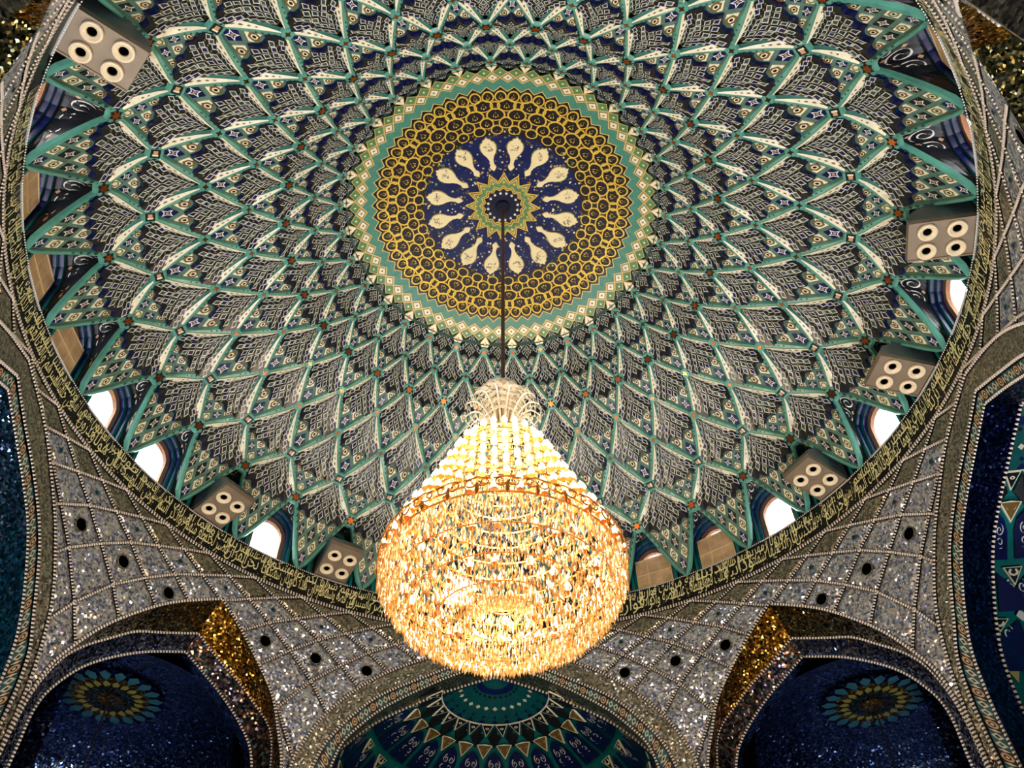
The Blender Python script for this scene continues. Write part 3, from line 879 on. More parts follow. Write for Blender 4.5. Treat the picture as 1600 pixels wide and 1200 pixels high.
BIG0 = [(0, -.93), (5.5, -1.16), (11.5, -1.52), (16.6, -1.92), (21, -2.42), (25.4, -3.13), (28.1, -3.85), (29.2, -4.33), (29.8, -5.5), (29.8, -7)]
BIG1 = [(0, -1.28), (4.8, -1.53), (9.6, -1.83), (18.1, -2.56), (23.5, -3.43), (26, -4.16), (26.9, -5.2), (26.9, -7)]
BIG2 = [(0, -1.50), (3, -1.63), (9, -2.02), (16.3, -2.70), (20.6, -3.31), (23, -3.85), (24.4, -5), (24.4, -7)]
SID0 = [(0, -.85), (5.2, -1.07), (10, -1.45), (15.4, -2.18), (18.3, -2.72), (21.5, -3.55), (23.2, -4.55), (23.7, -5.5), (23.7, -7)]
SID1 = [(0, -1.28), (4.8, -1.62), (10.4, -2.1), (15.8, -2.85), (20, -3.95), (22.2, -4.85), (22.4, -7)]
SID2 = [(0, -1.62), (4.6, -1.93), (10, -2.42), (14.4, -3.03), (18.7, -4.15), (20.1, -5.1), (20.3, -7)]
DI0 = ([(0, -1.54), (3.6, -1.93), (7.2, -2.43), (11, -3.08), (13, -3.75), (14.5, -4.4), (15, -5.5), (15, -7)],
       [(0, -1.54), (4.4, -1.9), (8.8, -2.36), (14.4, -3.18), (18, -3.93), (20.2, -4.6), (21, -5.57), (21, -7)])
DI1 = ([(0, -2.07), (4.6, -2.48), (7.2, -2.69), (9.9, -2.99), (13.2, -3.45), (14.4, -4.2), (14.8, -5.5), (14.8, -7)],
       [(0, -2.07), (5.1, -2.43), (8.3, -2.66), (11, -3.01), (14.4, -3.5), (16.6, -4.04), (18, -5), (18, -7)])
DI2 = ([(0, -2.36), (6.2, -2.91), (10.5, -3.5), (12.3, -4.0), (13.4, -5), (13.4, -7)],
       [(0, -2.36), (5.8, -2.8), (11.3, -3.47), (14.3, -4.13), (15.4, -4.65), (15.4, -5.4), (15.4, -7)])
ARCH = []
for mid in (0, 180): ARCH.append(dict(mid=mid, kind='big', c=[full(mid, b, b) for b in (BIG0, BIG1, BIG2)]))
for mid in (90, -90): ARCH.append(dict(mid=mid, kind='side', c=[full(mid, b, b) for b in (SID0, SID1, SID2)]))
for mid in (45, -45, 135, -135):
    fwd = (mid in (45, -135))
    ARCH.append(dict(mid=mid, kind='diag', c=[full(mid, lo if fwd else hi, hi if fwd else lo) for lo, hi in (DI0, DI1, DI2)]))
def open_z(az):
    """height below which the wall is open at this azimuth (wall frame), or None"""
    best = None
    for A in ARCH:
        d = (az - A['mid'] + 180) % 360 - 180; a = A['mid'] + d; c = A['c'][0]
        if c[0][0] <= a <= c[-1][0]:
            n = len(c) // 2
            seg = c[:n + 1] if d < 0 else c[n:]
            for p, q in zip(seg, seg[1:]):
                if p[0] <= a <= q[0] and q[0] > p[0]:
                    z = p[1] + (q[1] - p[1]) * (a - p[0]) / (q[0] - p[0])
                    best = z if best is None else max(best, z)
                    break
    return best
_oz = [open_z(-180 + i * .25) for i in range(1441)]
def oz(az):
    az = (az + 180) % 360; i = az / .25; k = int(i); f = i - k
    a, b = _oz[k % 1441], _oz[(k + 1) % 1441]
    if a is None or b is None: return a if b is None else b
    return a + (b - a) * f

LZ = [-.70, -.95, -1.25, -1.58, -2.03, -2.55, -3.3, -4.3, -5.6]
STEP = 360 / 44
wall_mb = MB()
for i in range(176):                                   # plain ground behind the panels, above the openings
    a0, a1 = i * 360 / 176 - 180, (i + 1) * 360 / 176 - 180
    z0, z1 = oz(a0), oz(a1)
    z0 = -5.6 if z0 is None else max(-5.6, z0); z1 = -5.6 if z1 is None else max(-5.6, z1)
    wall_mb.poly([cw(a0, 8.03, -.68), cw(a1, 8.03, -.68), cw(a1, 8.03, z1), cw(a0, 8.03, z0)], 'gap')
wall_mir = structure(link('wall_mirror', wall_mb.mesh('wall_mirror')), 'curved mirror mosaic wall divided into lozenges above the arches')
def panel(T, Rr, B, L, m, nm='mirror_panel', N=7, rise=.03, keep_all=False):
    """one lozenge of mirror work in the wall frame; cut along the arches"""
    ctr = ((T[0] + B[0]) / 2, (L[1] + Rr[1]) / 2)
    V = {}; mb = MB(); any_in = False
    def pt(p, q):
        x = B[0] * (1 - p) * (1 - q) + L[0] * p * (1 - q) + Rr[0] * (1 - p) * q + T[0] * p * q
        z = B[1] * (1 - p) * (1 - q) + L[1] * p * (1 - q) + Rr[1] * (1 - p) * q + T[1] * p * q
        return x, z
    g = [[pt(i / N, j / N) for j in range(N + 1)] for i in range(N + 1)]
    g = [[(x + (ctr[0] - x) * .05, z + (ctr[1] - z) * .05) for x, z in r] for r in g]
    def hgt(i, j):
        d = min(i, j, N - i, N - j)
        return 8.0 - (0 if d == 0 else rise)
    for i in range(N):
        for j in range(N):
            q = [(i, j), (i + 1, j), (i + 1, j + 1), (i, j + 1)]
            ins = []
            for a, b in q:
                x, z = g[a][b]; o = oz(x); ins.append(o is not None and z < o)
            if all(ins): continue
            pts = []
            for (a, b), s in zip(q, ins):
                x, z = g[a][b]; pts.append(cw(x, hgt(a, b), oz(x) + .005 if s else z))
            mb.poly(pts, m)
    return mb if mb.F else None
npan = 0
rest = MB()
def keep(mb, name, parent):
    c = Vector(mb.V[len(mb.V) // 2])
    if in_frame(c, 60): return link(name, mb.mesh(name), parent)
    n = len(rest.V); rest.V.extend(mb.V); mp = [rest.mi(k) for k in mb.mats]
    rest.F.extend(tuple(n + v for v in f) for f in mb.F); rest.I.extend(mp[i] for i in mb.I)
    return None
for i in range(0, 8):
    half = (i % 2 == 1)
    for n in range(44):
        ac = ((n + .5) if not half else n) * STEP - 180
        zt = LZ[i - 1] if i > 0 else -.70
        zm = LZ[i]; zb = LZ[i + 1]
        m = 'mirgrey' if i < 2 else 'mirror'
        if i == 0: continue
        mb = panel((ac, zt), (ac + STEP / 2, zm), (ac, zb), (ac - STEP / 2, zm), m)
        if mb is None: continue
        po = keep(mb, 'mirror_panel', wall_mir)
        o = oz(ac)
        if po is None: continue
        if i == 2 and (o is None or o < zm - .08):
            fb = MB()
            fb.poly([cw(ac + degrees(.075 * (1 if s % 2 == 0 else .5) * cos(pi * s / 8) / 8), 7.955, zm - .02 + .075 * (1 if s % 2 == 0 else .5) * sin(pi * s / 8)) for s in range(16)], 'pat_blue')
            fb.poly([cw(ac + degrees(.035 * cos(pi * s / 4) / 8), 7.95, zm - .02 + .035 * sin(pi * s / 4)) for s in range(8)], 'deepnavy')
            link('blue_flower', fb.mesh('blue_flower'), po)
        if i == 4 and (o is None or o < zm - .12):
            fb = MB(); K = 20
            ci = lambda r, d: [cw(ac + degrees(r * cos(2 * pi * s / K) / 8), d, zm - .01 + r * sin(2 * pi * s / K)) for s in range(K)]
            fb.poly(ci(.118, 7.955), 'hole'); fb.ring(ci(.145, 7.952), ci(.118, 7.952), 'bead' if False else 'mirgrey')
            link('round_opening', fb.mesh('round_opening'), po)
for n in range(44):                                    # upper triangles under the band
    ac = (n + .5) * STEP - 180
    mb = MB()
    mb.poly([cw(ac - STEP / 2 * .93, 7.985, -.72), cw(ac, 7.985, -.72), cw(ac + STEP / 2 * .93, 7.985, -.72), cw(ac, 7.985, -.93)], 'mirgrey')
    keep(mb, 'mirror_panel', wall_mir)
if rest.F:
    o_ = link('further_mirror_panels', rest.mesh('further_mirror_panels'), wall_mir); o_['kind'] = 'stuff'
def below(p):
    a = degrees(atan2(p.x, p.y)) - WOFF; o = oz(a)
    return o is not None and p.z - Z0 < o
mb = MB()
for n in range(44):
    for s in (-1, 1):
        a = n * STEP - 180; path = [(a + WOFF, 7.975, LZ[0])]
        k = 0
        for i in range(1, len(LZ)):
            k += 1; path.append((a + s * k * STEP / 2 + WOFF, 7.975, LZ[i]))
        fine = []
        for p, q in zip(path, path[1:]):
            for t in range(6): fine.append(tuple(p[c] + (q[c] - p[c]) * t / 6 for c in range(3)))
        fine.append(path[-1])
        bead_strip(mb, fine, .062, .058, skip=below)
o_ = link('pearl_strips', mb.mesh('pearl_strips'), wall_mir); o_['kind'] = 'stuff'

NAMES = {0: 'wall_north', 180: 'wall_south', 90: 'wall_east', -90: 'wall_west', 45: 'wall_northeast', -45: 'wall_northwest', 135: 'wall_southeast', -135: 'wall_southwest'}
LABELS = {0: 'wide pointed arch framing a dark teal tiled half dome', 90: 'wide pointed arch at the picture edge with navy soffit', -90: 'wide pointed arch with blue mirror soffit beside the lettering band',
          45: 'smaller mirror arch with gold soffit opening to a dark chamber', -45: 'smaller mirror arch with gold soffit opening to a dim blue chamber', 180: 'wide arch behind the viewer', 135: 'smaller mirror arch behind the viewer', -135: 'smaller mirror arch behind the viewer on the other side'}
def strip(mb, ca, ra, cb, rb, m, rows=1, mats2=None):
    n = len(ca)
    R_ = []
    for k in range(rows + 1):
        f = k / rows
        R_.append([cw(a[0] + (b[0] - a[0]) * f, ra + (rb - ra) * f, a[1] + (b[1] - a[1]) * f) for a, b in zip(ca, cb)])
    if mats2 is None: mb.grid(R_, m)
    else:
        h = n // 2
        mb.grid([r[:h + 1] for r in R_], mats2[0]); mb.grid([r[h:] for r in R_], mats2[1])
def pearls(root, c, r, width, period=.066, h=.022):
    mb = MB(); bead_strip(mb, [(a + WOFF, r, z) for a, z in c if z > -8.5], width, period, h)
    o = link('pearl_strip', mb.mesh('pearl_strip'), root); o['kind'] = 'stuff'
def border_tiles(root, ca, cb, r, seg):
    """ornamental tiles laid along the strip between two curves"""
    pa = [(a, z) for a, z in ca]; n = len(pa); L = [0]
    for p, q in zip(pa, pa[1:]): L.append(L[-1] + hypot((q[0] - p[0]) * .14, q[1] - p[1]))
    K = int(L[-1] / seg); j = 0
    def at(s):
        s = max(0, min(L[-1] - 1e-6, s)); k = 0
        lo, hi = 0, n - 2
        while lo < hi:
            m = (lo + hi + 1) // 2
            if L[m] <= s: lo = m
            else: hi = m - 1
        f = (s - L[lo]) / max(1e-9, L[lo + 1] - L[lo])
        return lo + f
    def P(s, v, rr):
        t = at(s); i = int(t); f = t - i
        a = (ca[i][0] + (ca[i + 1][0] - ca[i][0]) * f, ca[i][1] + (ca[i + 1][1] - ca[i][1]) * f)
        b = (cb[i][0] + (cb[i + 1][0] - cb[i][0]) * f, cb[i][1] + (cb[i + 1][1] - cb[i][1]) * f)
        return cw(a[0] + (b[0] - a[0]) * v, rr, a[1] + (b[1] - a[1]) * v)
    for k in range(K):
        s0 = k * seg; c = P(s0 + seg / 2, .5, r)
        if c.z - Z0 < -7 or not in_frame(c): continue
        mb = MB(); kind = k % 2
        P2 = lambda u, v, d: P(s0 + seg * u, v, r - d)
        body = ('pat_blue', 'pat_dark')[kind]
        up = [P2(.02, .14, .012), P2(.5, .14, .012), P2(.98, .14, .012), P2(.98, .86, .012), P2(.5, .86, .012), P2(.02, .86, .012)]
        mb.poly(up, body)
        if kind == 0:
            mb.poly([P2(.02, .5, .018), P2(.25, .2, .018), P2(.48, .5, .018), P2(.25, .8, .018)], 'pat_cream')
            mb.poly([P2(.52, .5, .018), P2(.75, .2, .018), P2(.98, .5, .018), P2(.75, .8, .018)], 'pat_cream')
            mb.poly([P2(.14, .5, .022), P2(.25, .36, .022), P2(.36, .5, .022), P2(.25, .64, .022)], 'pat_blue'); mb.poly([P2(.64, .5, .022), P2(.75, .36, .022), P2(.86, .5, .022), P2(.75, .64, .022)], 'pat_dark')
        else:
            ri = lambda f: [P2(.5 + .26 * f * cos(2 * pi * t / 10), .5 + .30 * f * sin(2 * pi * t / 10), .018) for t in range(10)]
            mb.ring(ri(1), ri(.6), 'pat_peach'); mb.poly(ri(.3), 'pat_cream')
            for u in (.1, .9): mb.poly([P2(u - .08, .5, .018), P2(u, .2, .018), P2(u + .08, .5, .018), P2(u, .8, .018)], 'pat_cream')
        link('border_tile', mb.mesh('border_tile'), root)
# ------------------------------------------------------------------ tiled half dome behind a wide arch
TIER = [(0.0, -1.5), (1.22, -1.99), (1.58, -2.12), (2.05, -2.40), (2.65, -2.78), (3.2, -3.4), (3.5, -4.2), (3.68, -6.0), (3.68, FLOORZ)]
def tier(t):
    i = max(0, min(len(TIER) - 2, int(t))); f = t - i; a, b = TIER[i], TIER[i + 1]
    return a[0] + (b[0] - a[0]) * f, a[1] + (b[1] - a[1]) * f
def half_dome(root, mid):
    A = radians(mid + WOFF); u = Vector((sin(A), cos(A), 0)); v = Vector((cos(A), -sin(A), 0))
    def P(phi, t, off=0.0):
        rho, z = tier(t); rho -= off; p = radians(phi)
        return u * (8.58 + rho * cos(p)) + v * (rho * sin(p)) + Vector((0, 0, Z0 + z - off * .5))
    mb = MB()
    mb.grid([[P(-95 + 190 * j / 48, t, -.05) for j in range(49)] for t in (0.02, .5, 1, 1.5, 2, 2.5, 3, 3.5, 4, 4.5, 5, 6, 7, 8)], 'tealdk')
    link('half_dome_ground', mb.mesh('half_dome_ground'), root)
    mb = MB()
    ph = [-92 + 184 * j / 36 for j in range(37)]
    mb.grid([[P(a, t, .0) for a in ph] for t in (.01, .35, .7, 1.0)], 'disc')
    mb.grid([[P(a, t, .015) for a in ph] for t in (.25, .36)], 'navy'); mb.grid([[P(a, t, .02) for a in ph] for t in (.985, 1.01)], 'cream')
    for k in range(13):
        a = -90 + 15 * k
        for tt, s, m in ((.42, .9, 'ink'), (.66, 1.3, 'pat_cream'), (.66, .6, 'navy'), (.84, .9, 'navy')):
            w = s * 2.2 / max(.3, tt); d = s * .035
            mb.poly([P(a - w, tt, .022), P(a, tt - d, .022), P(a + w, tt, .022), P(a, tt + d, .022)], m)
        mb.poly([P(a - 5, .99, .018), P(a, .9, .018), P(a + 5, .99, .018)], 'navy')
    link('apex_disc', mb.mesh('apex_disc'), root)
    def tile(pts, m, nm, orn=None, ph_c=None, t_c=None, s=1.0, thick=.03):
        mb = MB(); up = [P(a, t, .03) for a, t in pts]; dn = [P(a, t, .0) for a, t in pts]
        if not any(in_frame(x, 10) for x in up): return
        mb.poly(up, m); mb.ring(up, dn, m)
        if m == 'cream':
            ci = lambda f: [P(ph_c + f * s * 2.0 * cos(pi * q / 4), t_c + f * s * .09 * sin(pi * q / 4), .035) for q in range(8)]
            cc = lambda f: [P(ph_c + (a - ph_c) * f, t_c + (t - t_c) * f, .033) for a, t in pts]
            mb.poly(cc(.84), 'brown' if s > 1 else 'ink'); mb.poly(cc(.6), 'olive' if s > 1 else 'brown'); mb.ring(ci(1.2), ci(.6), 'cream'); mb.poly(ci(.5), 'dark')
        else:
            for sg, o_t in ((-1, 0), (1, 0), (-1, -.26), (1, -.26)):
                p = []
                for i in range(16):
                    f = i / 15; an = f * 8 + 1 + o_t * 9; rr = s * (1 - .8 * f)
                    p.append((ph_c + sg * (2.4 + o_t * 2 + 1.6 * rr * cos(an)), t_c + o_t * s + .14 * rr * sin(an)))
                mb.grid([[P(a, t, .036) for a, t in p], [P(a + .45, t + .018, .036) for a, t in p]], 'white')
            mb.poly([P(ph_c + a, t_c + .28 * s + t, .036) for a, t in ((-1.6, 0), (0, -.12), (1.6, 0), (0, .12))], 'goldlt' if s > 1.1 else 'white')
        link(nm, mb.mesh(nm), root)
    for k in range(-7, 7):
        a = 15 * k + 7.5
        tile([(a - 6.6, 1.02), (a + 6.6, 1.02), (a, 1.95)], 'cream', 'rim_triangle', ph_c=a, t_c=1.32, s=.8)
        b = 15 * k
        tile([(b, 1.15), (b + 5.8, 2.02), (b, 2.5), (b - 5.8, 2.02)], 'ink', 'kite_tile', ph_c=b, t_c=1.9, s=.8)
        tile([(a - 6.3, 2.36), (a, 2.30), (a + 6.3, 2.36), (a, 3.02)], 'cream', 'cream_triangle', ph_c=a, t_c=2.5, s=1.2)
        tile([(b, 2.66), (b + 4.2, 2.9), (b + 5.9, 3.25), (b + 5.9, 3.95), (b - 5.9, 3.95), (b - 5.9, 3.25), (b - 4.2, 2.9)], 'navy', 'niche_panel', ph_c=b, t_c=3.5, s=1.2)
        tile([(a - 3.5, 4.12), (a + 3.5, 4.12), (a, 4.5)], 'cream', 'cream_triangle', ph_c=a, t_c=4.22, s=.8)
        tile([(a, 4.56), (a + 5.9, 4.22), (a + 5.9, 5.02), (a - 5.9, 5.02), (a - 5.9, 4.22)], 'navy', 'niche_panel', ph_c=a, t_c=4.8, s=1.1)
        tile([(b, 5.5), (b + 6.6, 5.2), (b + 6.6, 6.1), (b - 6.6, 6.1), (b - 6.6, 5.2)], 'navy', 'niche_panel', ph_c=b, t_c=5.75, s=1.2)
        tile([(b - 3.5, 5.16), (b + 3.5, 5.16), (b, 5.42)], 'cream', 'cream_triangle', ph_c=b, t_c=5.24, s=.8)
# ------------------------------------------------------------------ domed chamber behind a smaller arch
CH = [(0.02, -1.98), (0.6, -1.99), (1.17, -2.03), (2.0, -2.16), (2.7, -2.45), (3.1, -3.0), (3.25, -3.9), (3.3, -5.6), (3.3, FLOORZ)]
def chamber(root, mid, lab, C2):
    A = radians(mid + WOFF); C = Vector((12.0 * sin(A), 12.0 * cos(A), Z0))
    P = lambda a, r, z: C + Vector((r * sin(a), r * cos(a), z))
    mb = MB(); K = 64
    for (r0, z0), (r1, z1) in zip(CH, CH[1:]):
        for k in range(K):
            a0, a1 = 2 * pi * k / K, 2 * pi * (k + 1) / K
            q = [P(a0, r0, z0), P(a1, r0, z0), P(a1, r1, z1), P(a0, r1, z1)]
            c = sum(q, Vector()) / 4
            if hypot(c.x, c.y) < 9.45:
                da = degrees(atan2(c.x, c.y)) - WOFF; zz = -20
                for p_, q_ in zip(C2, C2[1:]):
                    if min(p_[0], q_[0]) <= da <= max(p_[0], q_[0]): zz = max(zz, p_[1], q_[1])
                if c.z - Z0 < zz + .1 or hypot(c.x, c.y) < 8.95: continue
            mb.poly(q, 'mirblue')
    link('chamber_vault', mb.mesh('chamber_vault'), root)
    mb = MB()
    for k in range(20):
        a = 2 * pi * k / 20
        pts = []
        for (r0, z0), (r1, z1) in zip(CH[2:7], CH[3:7]):
            for t in range(6): pts.append(P(a, r0 + (r1 - r0) * t / 6 - .02, z0 + (z1 - z0) * t / 6 - .02))
        for p, q in zip(pts, pts[1:]):
            if hypot(p.x, p.y) < 9.6: continue
            d = (q - p).normalized(); s = d.cross(Vector((0, 0, 1))).normalized() * .012
            for f in range(3):
                c = p.lerp(q, f / 3); e = p.lerp(q, f / 3 + .16)
                mb.poly([c - s, c + s, e + s, e - s], 'mirgrey')
    o = link('pearl_strip', mb.mesh('pearl_strip'), root); o['kind'] = 'stuff'
    mb = MB(); n = 20
    def fl(r, d, z, m, ph=0):
        mb.poly([P(pi * s / n + ph, r * (1 if s % 2 == 0 else d), z) for s in range(2 * n)], m)
    fl(1.18, .92, -2.10, 'mirnavy')
    def petals(r0, r1, w, z, m, ph):
        for k in range(n):
            a = 2 * pi * (k + ph) / n
            mb.poly([P(a, r0, z), P(a + w * .8, r0 + (r1 - r0) * .35, z), P(a + w, r0 + (r1 - r0) * .7, z), P(a, r1, z), P(a - w, r0 + (r1 - r0) * .7, z), P(a - w * .8, r0 + (r1 - r0) * .35, z)], m)
    petals(.72, 1.14, .12, -2.115, 'pat_blue', .5); petals(.45, .92, .13, -2.125, 'mirgold', 0); petals(.40, .76, .12, -2.135, 'olive', .5)
    fl(.56, .9, -2.145, 'mirolive', .1); fl(.30, .8, -2.155, 'mirgold')
    link('sunburst_medallion', mb.mesh('sunburst_medallion'), root)
    # a lamp hung on a long cord from the middle of the vault
    lamp = empty('pendant_lamp', P(0, 0, -2.1)); thing(lamp, lab, 'lamp', 'pendant lamps of the side chambers')
    mb = MB(); mb.tube([(0, 0, 0), (0, 0, -5.6)], .022, 'cordblk', 6); link('cord', mb.mesh('cord'), lamp)
    mb = MB(); K = 14
    pr = [(.03, -5.55), (.10, -5.6), (.24, -5.75), (.30, -5.95), (.24, -6.15), (.10, -6.28), (.02, -6.3)]
    mb.loft([[(r * cos(2 * pi * s / K), r * sin(2 * pi * s / K), z) for s in range(K)] for r, z in pr], 'bulbcool'); link('globe', mb.mesh('globe'), lamp)
    mb = MB(); mb.loft([[(r * cos(2 * pi * s / K), r * sin(2 * pi * s / K), z) for s in range(K)] for r, z in ((.02, -5.45), (.09, -5.5), (.12, -5.6), (.10, -5.62))], 'brass'); link('cap', mb.mesh('cap'), lamp)
    ld = bpy.data.lights.new('pendant_light', 'POINT'); ld.energy = 60.0; ld.color = (.66, .80, 1.0); ld.shadow_soft_size = .32
    lo = bpy.data.objects.new('pendant_light', ld); COL.objects.link(lo); lo.parent = lamp; lo.location = (0, 0, -6.7)
for A in ARCH:
    mid = A['mid']; root = empty(NAMES[mid], cw(mid, 8.0, FLOORZ)); structure(root, LABELS[mid])
    inv = Matrix.Translation(-root.location)
    holder = root
    kids0 = set(o.name for o in bpy.data.objects)
    C0, C1, C2 = A['c']
    if A['kind'] in ('big', 'side'):
        sof = {0: 'mirgrey', 180: 'mirgrey', 90: 'mirnavy', -90: 'mirblue'}[mid]
        mb = MB(); strip(mb, C0, 7.965, C1, 7.965, 'mirgrey', 2); link('arch_band', mb.mesh('arch_band'), root)
        mb = MB(); strip(mb, C1, 7.99, C2, 7.99, 'pat_dark', 1); link('border_ground', mb.mesh('border_ground'), root)
        mb = MB(); strip(mb, C2, 7.97, C2, 8.6, sof, 3); link('soffit', mb.mesh('soffit'), root)
        if mid != 180:
            border_tiles(root, C1, C2, 7.985, .26)
            pearls(root, C0, 7.955, .07); pearls(root, C1, 7.955, .07); pearls(root, C2, 7.96, .06)
            pearls(root, C2, 8.58, .075, .085, .04)
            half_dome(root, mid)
    else:
        inner_first = mid in (45, -135)
        g = ('mirgold', 'mirolive') if inner_first else ('mirolive', 'mirgold')
        b = ('mirmix', 'mirblue') if inner_first else ('mirblue', 'mirmix')
        mb = MB(); strip(mb, C0, 7.98, C1, 8.6, None, 4, g); link('outer_soffit', mb.mesh('outer_soffit'), root)
        mb = MB(); strip(mb, C1, 8.6, C2, 8.9, None, 3, b); link('inner_soffit', mb.mesh('inner_soffit'), root)
        mb = MB(); strip(mb, C2, 8.9, [(a, z + .18) for a, z in C2], 9.4, 'mirblue', 2); link('deep_soffit', mb.mesh('deep_soffit'), root)
        if abs(mid) < 100:
            pearls(root, C0, 7.965, .07); pearls(root, C1, 8.58, .06); pearls(root, C2, 8.88, .06)
            chamber(root, mid, 'lamp on a long dark cord in the %s' % ('dim blue chamber with the brighter mirror vault' if mid < 0 else 'darker chamber beside the gold soffit arch'), C2)
    for o in list(bpy.data.objects):
        if o.name not in kids0 and o.parent == root: o.matrix_parent_inverse = inv

# unseen shell added around everything, so that daylight only comes in through the windows
mb = MB()
ci = [360 * j / 72 for j in range(73)]
mb.grid([[cyl(a, r, z) for a in ci] for r, z in ((8.03, -.3), (8.6, -.3), (17.5, -.5))], 'shell')
mb.grid([[cyl(a, 17.5, z) for a in ci] for z in (-.5, FLOORZ)], 'stone')
structure(link('outer_light_shell', mb.mesh('outer_light_shell')), 'unseen shell added beyond the arches to keep daylight out')
mb = MB(); mb.poly([cyl(360 * j / 72, 17.5, FLOORZ) for j in range(72)], 'stone')
structure(link('floor', mb.mesh('floor')), 'pale marble floor of the hall')

# ================================================================== CHANDELIER
ch = empty('chandelier', (0, 0, EYE + 5.9)); thing(ch, 'huge glowing crystal chandelier hanging on a long rod under the dome', 'chandelier')
OX = Vector((0, 0, -(EYE + 5.9)))
def add(name, mb, parent=None, stuff=False):
    o = link(name, mb.mesh(name), parent or ch)
    if parent is None: o.matrix_parent_inverse = Matrix.Translation(OX)
    if stuff: o['kind'] = 'stuff'
    return o
def CP_(a, r, z): return Vector((r * sin(a), r * cos(a), EYE + z))
mb = MB(); mb.tube([CP_(0, 0, 16.95), CP_(0, 0, 12), CP_(0, 0, 9.3)], .035, 'cord', 8); add('rod', mb)
mb = MB(); mb.loft([[CP_(2 * pi * s / 16, r, z) for s in range(16)] for r, z in ((.16, 16.94), (.15, 16.86), (.06, 16.78))], 'deepnavy'); add('ceiling_cup', mb)
CONE = [(.45, 9.38), (.65, 9.15), (.85, 8.7), (1.1, 8.1), (1.4, 7.5), (1.60, 6.95)]
BOWL = [(1.62, 6.80), (1.55, 6.58), (1.42, 6.38), (1.25, 6.24), (1.05, 6.12), (.82, 6.06), (.58, 6.08), (.36, 6.18), (.16, 6.30)]
def along(P, f):
    f = max(0, min(.9999, f)) * (len(P) - 1); i = int(f); u = f - i
    return P[i][0] + (P[i + 1][0] - P[i][0]) * u, P[i][1] + (P[i + 1][1] - P[i][1]) * u
def prism(mb, c, ln, w, m, axis=None):
    """faceted drop: four-sided, pointed at both ends"""
    x = Vector((w, 0, 0)); y = Vector((0, w, 0)); a = random.random() * 1.5
    x, y = Vector((w * cos(a), w * sin(a), 0)), Vector((-w * sin(a), w * cos(a), 0))
    t = c + Vector((0, 0, ln * .5)); b = c - Vector((0, 0, ln * .5)); mid = c - Vector((0, 0, ln * .12))
    r = [mid + x, mid + y, mid - x, mid - y]
    n = len(mb.V); mb.V.extend(tuple(p) for p in [t, b] + r); k = mb.mi(m)
    for i in range(4):
        j = (i + 1) % 4
        mb.F.append((n, n + 2 + i, n + 2 + j)); mb.I.append(k); mb.F.append((n + 1, n + 2 + j, n + 2 + i)); mb.I.append(k)
drops = []                                            # (centre, length, width, material)
bulbs = []
NT = 15
for t in range(NT):
    r, z = along(CONE, t / (NT - 1))
    mb = MB(); K = 40
    ringpts = [CP_(2 * pi * s / K, r * .97, z) for s in range(K + 1)]
    mb.tube(ringpts, .014, 'brass', 5); add('tier_ring', mb)
    nb = max(8, int(2 * pi * r / .30))
    for s in range(nb): bulbs.append((CP_(2 * pi * (s + .5 * (t % 2)) / nb, r * 1.0, z + .06), .050))
    nd = int(2 * pi * r / .036)
    for s in range(nd):
        a = 2 * pi * (s + random.random() * .6) / nd
        drops.append((CP_(a, r * random.uniform(.90, 1.03), z - random.uniform(.0, .24)), random.uniform(.09, .17), random.uniform(.014, .022), 'crystal' if random.random() < .7 else 'amber'))
for t in range(26):
    r, z = along(BOWL, t / 25)
    if t % 5 == 0:
        mb = MB(); K = 40
        mb.tube([CP_(2 * pi * s / K, r * .985, z + .10) for s in range(K + 1)], .010, 'brass', 5); add('tier_ring', mb)
    nd = max(6, int(2 * pi * r / .044))
    for s in range(nd):
        a = 2 * pi * (s + random.random() * .5) / nd
        drops.append((CP_(a, r * random.uniform(.96, 1.02), z + random.uniform(-.03, .05)), random.uniform(.09, .16), random.uniform(.012, .019), 'crystal' if random.random() < .12 else 'amber'))
for rr, zz, n in ((1.25, 6.75, 20), (.85, 6.5, 14), (.45, 6.5, 8)):
    for s in range(n): bulbs.append((CP_(2 * pi * (s + random.random() * .4) / n, rr, zz), .055))
# bulbs: each its own
def bulb_mesh(rad):
    mb = MB(); K = 8; pr = [(.15, -1.1), (.8, -.5), (1, 0), (.75, .7), (.3, 1.5), (.02, 2.0)]
    mb.loft([[(rad * r * cos(2 * pi * s / K), rad * r * sin(2 * pi * s / K), rad * z) for s in range(K)] for r, z in pr], 'bulb')
    mb.loft([[(rad * r * cos(2 * pi * s / K), rad * r * sin(2 * pi * s / K), rad * z) for s in range(K)] for r, z in ((.9, -1.5), (.35, -1.1), (.3, -.8))], 'brass')
    return mb.mesh('bulb')
BMS = {.050: bulb_mesh(.050), .055: bulb_mesh(.055)}
bulbs.sort(key=lambda b: (b[0] - CAM_P).length)
for p, rad in bulbs[:300]:
    link('bulb', BMS[rad], ch, 0, p + OX)
# crystals: the nearest ones as parts, the others as one
drops.sort(key=lambda d: (d[0] - CAM_P).length)
PRM = []
for i in range(8):
    mb = MB(); prism(mb, Vector((0, 0, 0)), 1.0, .115, 'amber' if i < 6 else 'crystal'); PRM.append(mb.mesh('crystal_drop'))
for c, ln, w, m in drops[:300]:
    me = PRM[random.randrange(6)] if m == 'amber' else PRM[6 + random.randrange(2)]
    o = link('crystal_drop', me, ch, random.random() * 3, c + OX); o.scale = (ln, ln, ln)
mb = MB()
for c, ln, w, m in drops[300:]: prism(mb, c, ln, w, m)
add('crystal_curtain', mb, None, True)
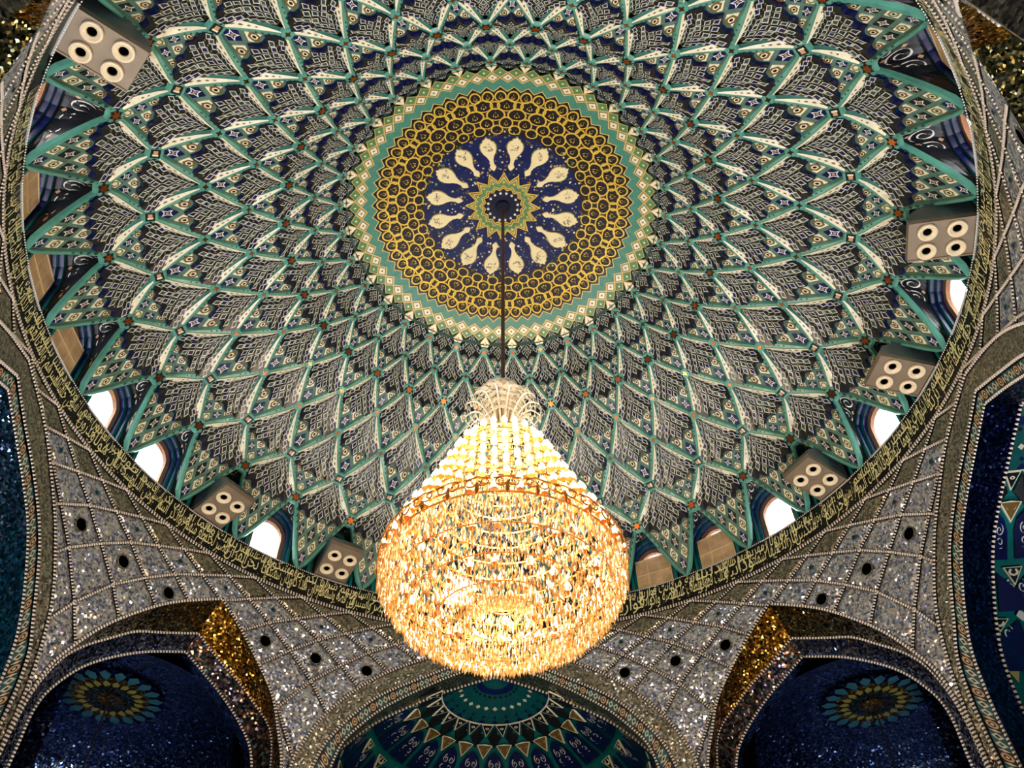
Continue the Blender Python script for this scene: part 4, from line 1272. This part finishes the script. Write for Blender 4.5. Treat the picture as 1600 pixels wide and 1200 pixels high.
# brass scrolls round the rim
mb = MB()
for s in (-1, 1):
    pts = []
    for i in range(14):
        f = i / 13; a = f * 7.0; r = .085 * (1 - .75 * f)
        pts.append(Vector((s * (.085 + r * cos(a + pi) * 1.0 + 0), 0, .02 + r * sin(a + pi))))
    mb.tube(pts, .011, 'brass', 5)
mb.tube([Vector((0, 0, -.02)), Vector((0, 0, -.10)), Vector((0, 0, -.17))], .020, 'brass', 6, [1, 1.6, .3])
mb.tube([Vector((-.17, 0, .06)), Vector((0, 0, .1)), Vector((.17, 0, .06))], .012, 'brass', 5)
scm = mb.mesh('scroll')
for s in range(28):
    a = 2 * pi * s / 28; p = CP_(a, 1.63, 7.02)
    o = link('scroll', scm, ch, -a, p + OX)
# bouquet of glass fronds on top
for s in range(39):
    a = 2 * pi * s / 39 + random.uniform(-.08, .08); lay = s % 3
    R1 = (.60, .48, .30)[lay]; Z1 = (10.2, 10.42, 10.6)[lay] + random.uniform(-.08, .08)
    pts = []
    for i in range(10):
        f = i / 9
        pts.append(CP_(a, .05 + (R1 - .05) * f ** 1.3, 9.3 + (Z1 - 9.3) * sin(min(1, f * 1.18) * pi / 2) - .22 * max(0, f - .75) * 4 * (f - .75) * 4 * .5))
    mb = MB(); mb.tube(pts, .015, 'frost', 5, [1.4 - .08 * i for i in range(10)])
    tan = Vector((cos(a), -sin(a), 0))
    for i in range(4, 10):
        for sd in (-1, 1):
            c = pts[i] + tan * sd * .09 - Vector((0, 0, random.uniform(0, .05)))
            mb.poly([pts[i], pts[i] + tan * sd * .06 + Vector((0, 0, .045)), c + tan * sd * .04, pts[i] + tan * sd * .05 - Vector((0, 0, .04))], 'frost')
        prism(mb, pts[i] - Vector((0, 0, .09)), .11, .014, 'frost')
    add('glass_frond', mb)
for z, e in ((9.0, .5), (8.4, .8), (7.8, 1.2), (7.2, 1.4), (6.75, 1.3)):
    ld = bpy.data.lights.new('chandelier_light', 'POINT'); ld.energy = CHANDELIER_WATTS * e / 5.2; ld.color = (1.0, .84, .58); ld.shadow_soft_size = .4
    lo = bpy.data.objects.new('chandelier_light', ld); COL.objects.link(lo); lo.parent = ch; lo.location = CP_(0, 0, z) + OX

# ================================================================== fill lamps added along the piers to brighten the dome, out of view
def fill_lamp_parts():
    K = 16; lo = lambda r, z: [(r * cos(2 * pi * q / K), r * sin(2 * pi * q / K), z) for q in range(K)]
    mb = MB(); mb.loft([lo(.20, 0), lo(.20, .03), lo(.05, .06)], 'brass'); base_ = mb.mesh('base')
    mb = MB(); mb.loft([lo(.022, .05), lo(.022, 2.0)], 'brass'); pole = mb.mesh('pole')
    mb = MB(); mb.loft([lo(.03, 2.0), lo(.14, 2.06), lo(.24, 2.2), (lo(.26, 2.26))], 'brass', cap=False); bowl = mb.mesh('bowl')
    return base_, pole, bowl
UB, UP_, UW = fill_lamp_parts()
UPL = {30.5: 'pier right of the tiled half dome', -30.5: 'pier left of the tiled half dome', 66: 'pier beside the navy soffit', -66: 'pier beside the blue mirror soffit', 114: 'pier behind the navy soffit arch', -114: 'pier behind the blue soffit arch', 150: 'pier next to the entrance', -150: 'pier across the entrance'}
for az, where in UPL.items():
    u = empty('added_fill_lamp', cw(az, 7.45, FLOORZ)); thing(u, 'unseen fill lamp added at the foot of the ' + where, 'added fill lamp', 'added fill lamps')
    link('base', UB, u); link('pole', UP_, u); link('bowl', UW, u)
    ld = bpy.data.lights.new('added_fill_light', 'SPOT'); ld.energy = FILL_WATTS * (.25 if abs(az) < 40 else 1.25); ld.color = (.90, .95, 1.0); ld.spot_size = radians(98); ld.spot_blend = .4; ld.shadow_soft_size = .15
    lo_ = bpy.data.objects.new('added_fill_light', ld); COL.objects.link(lo_); lo_.parent = u; lo_.location = (0, 0, 2.3); lo_.rotation_euler = (pi, 0, 0)
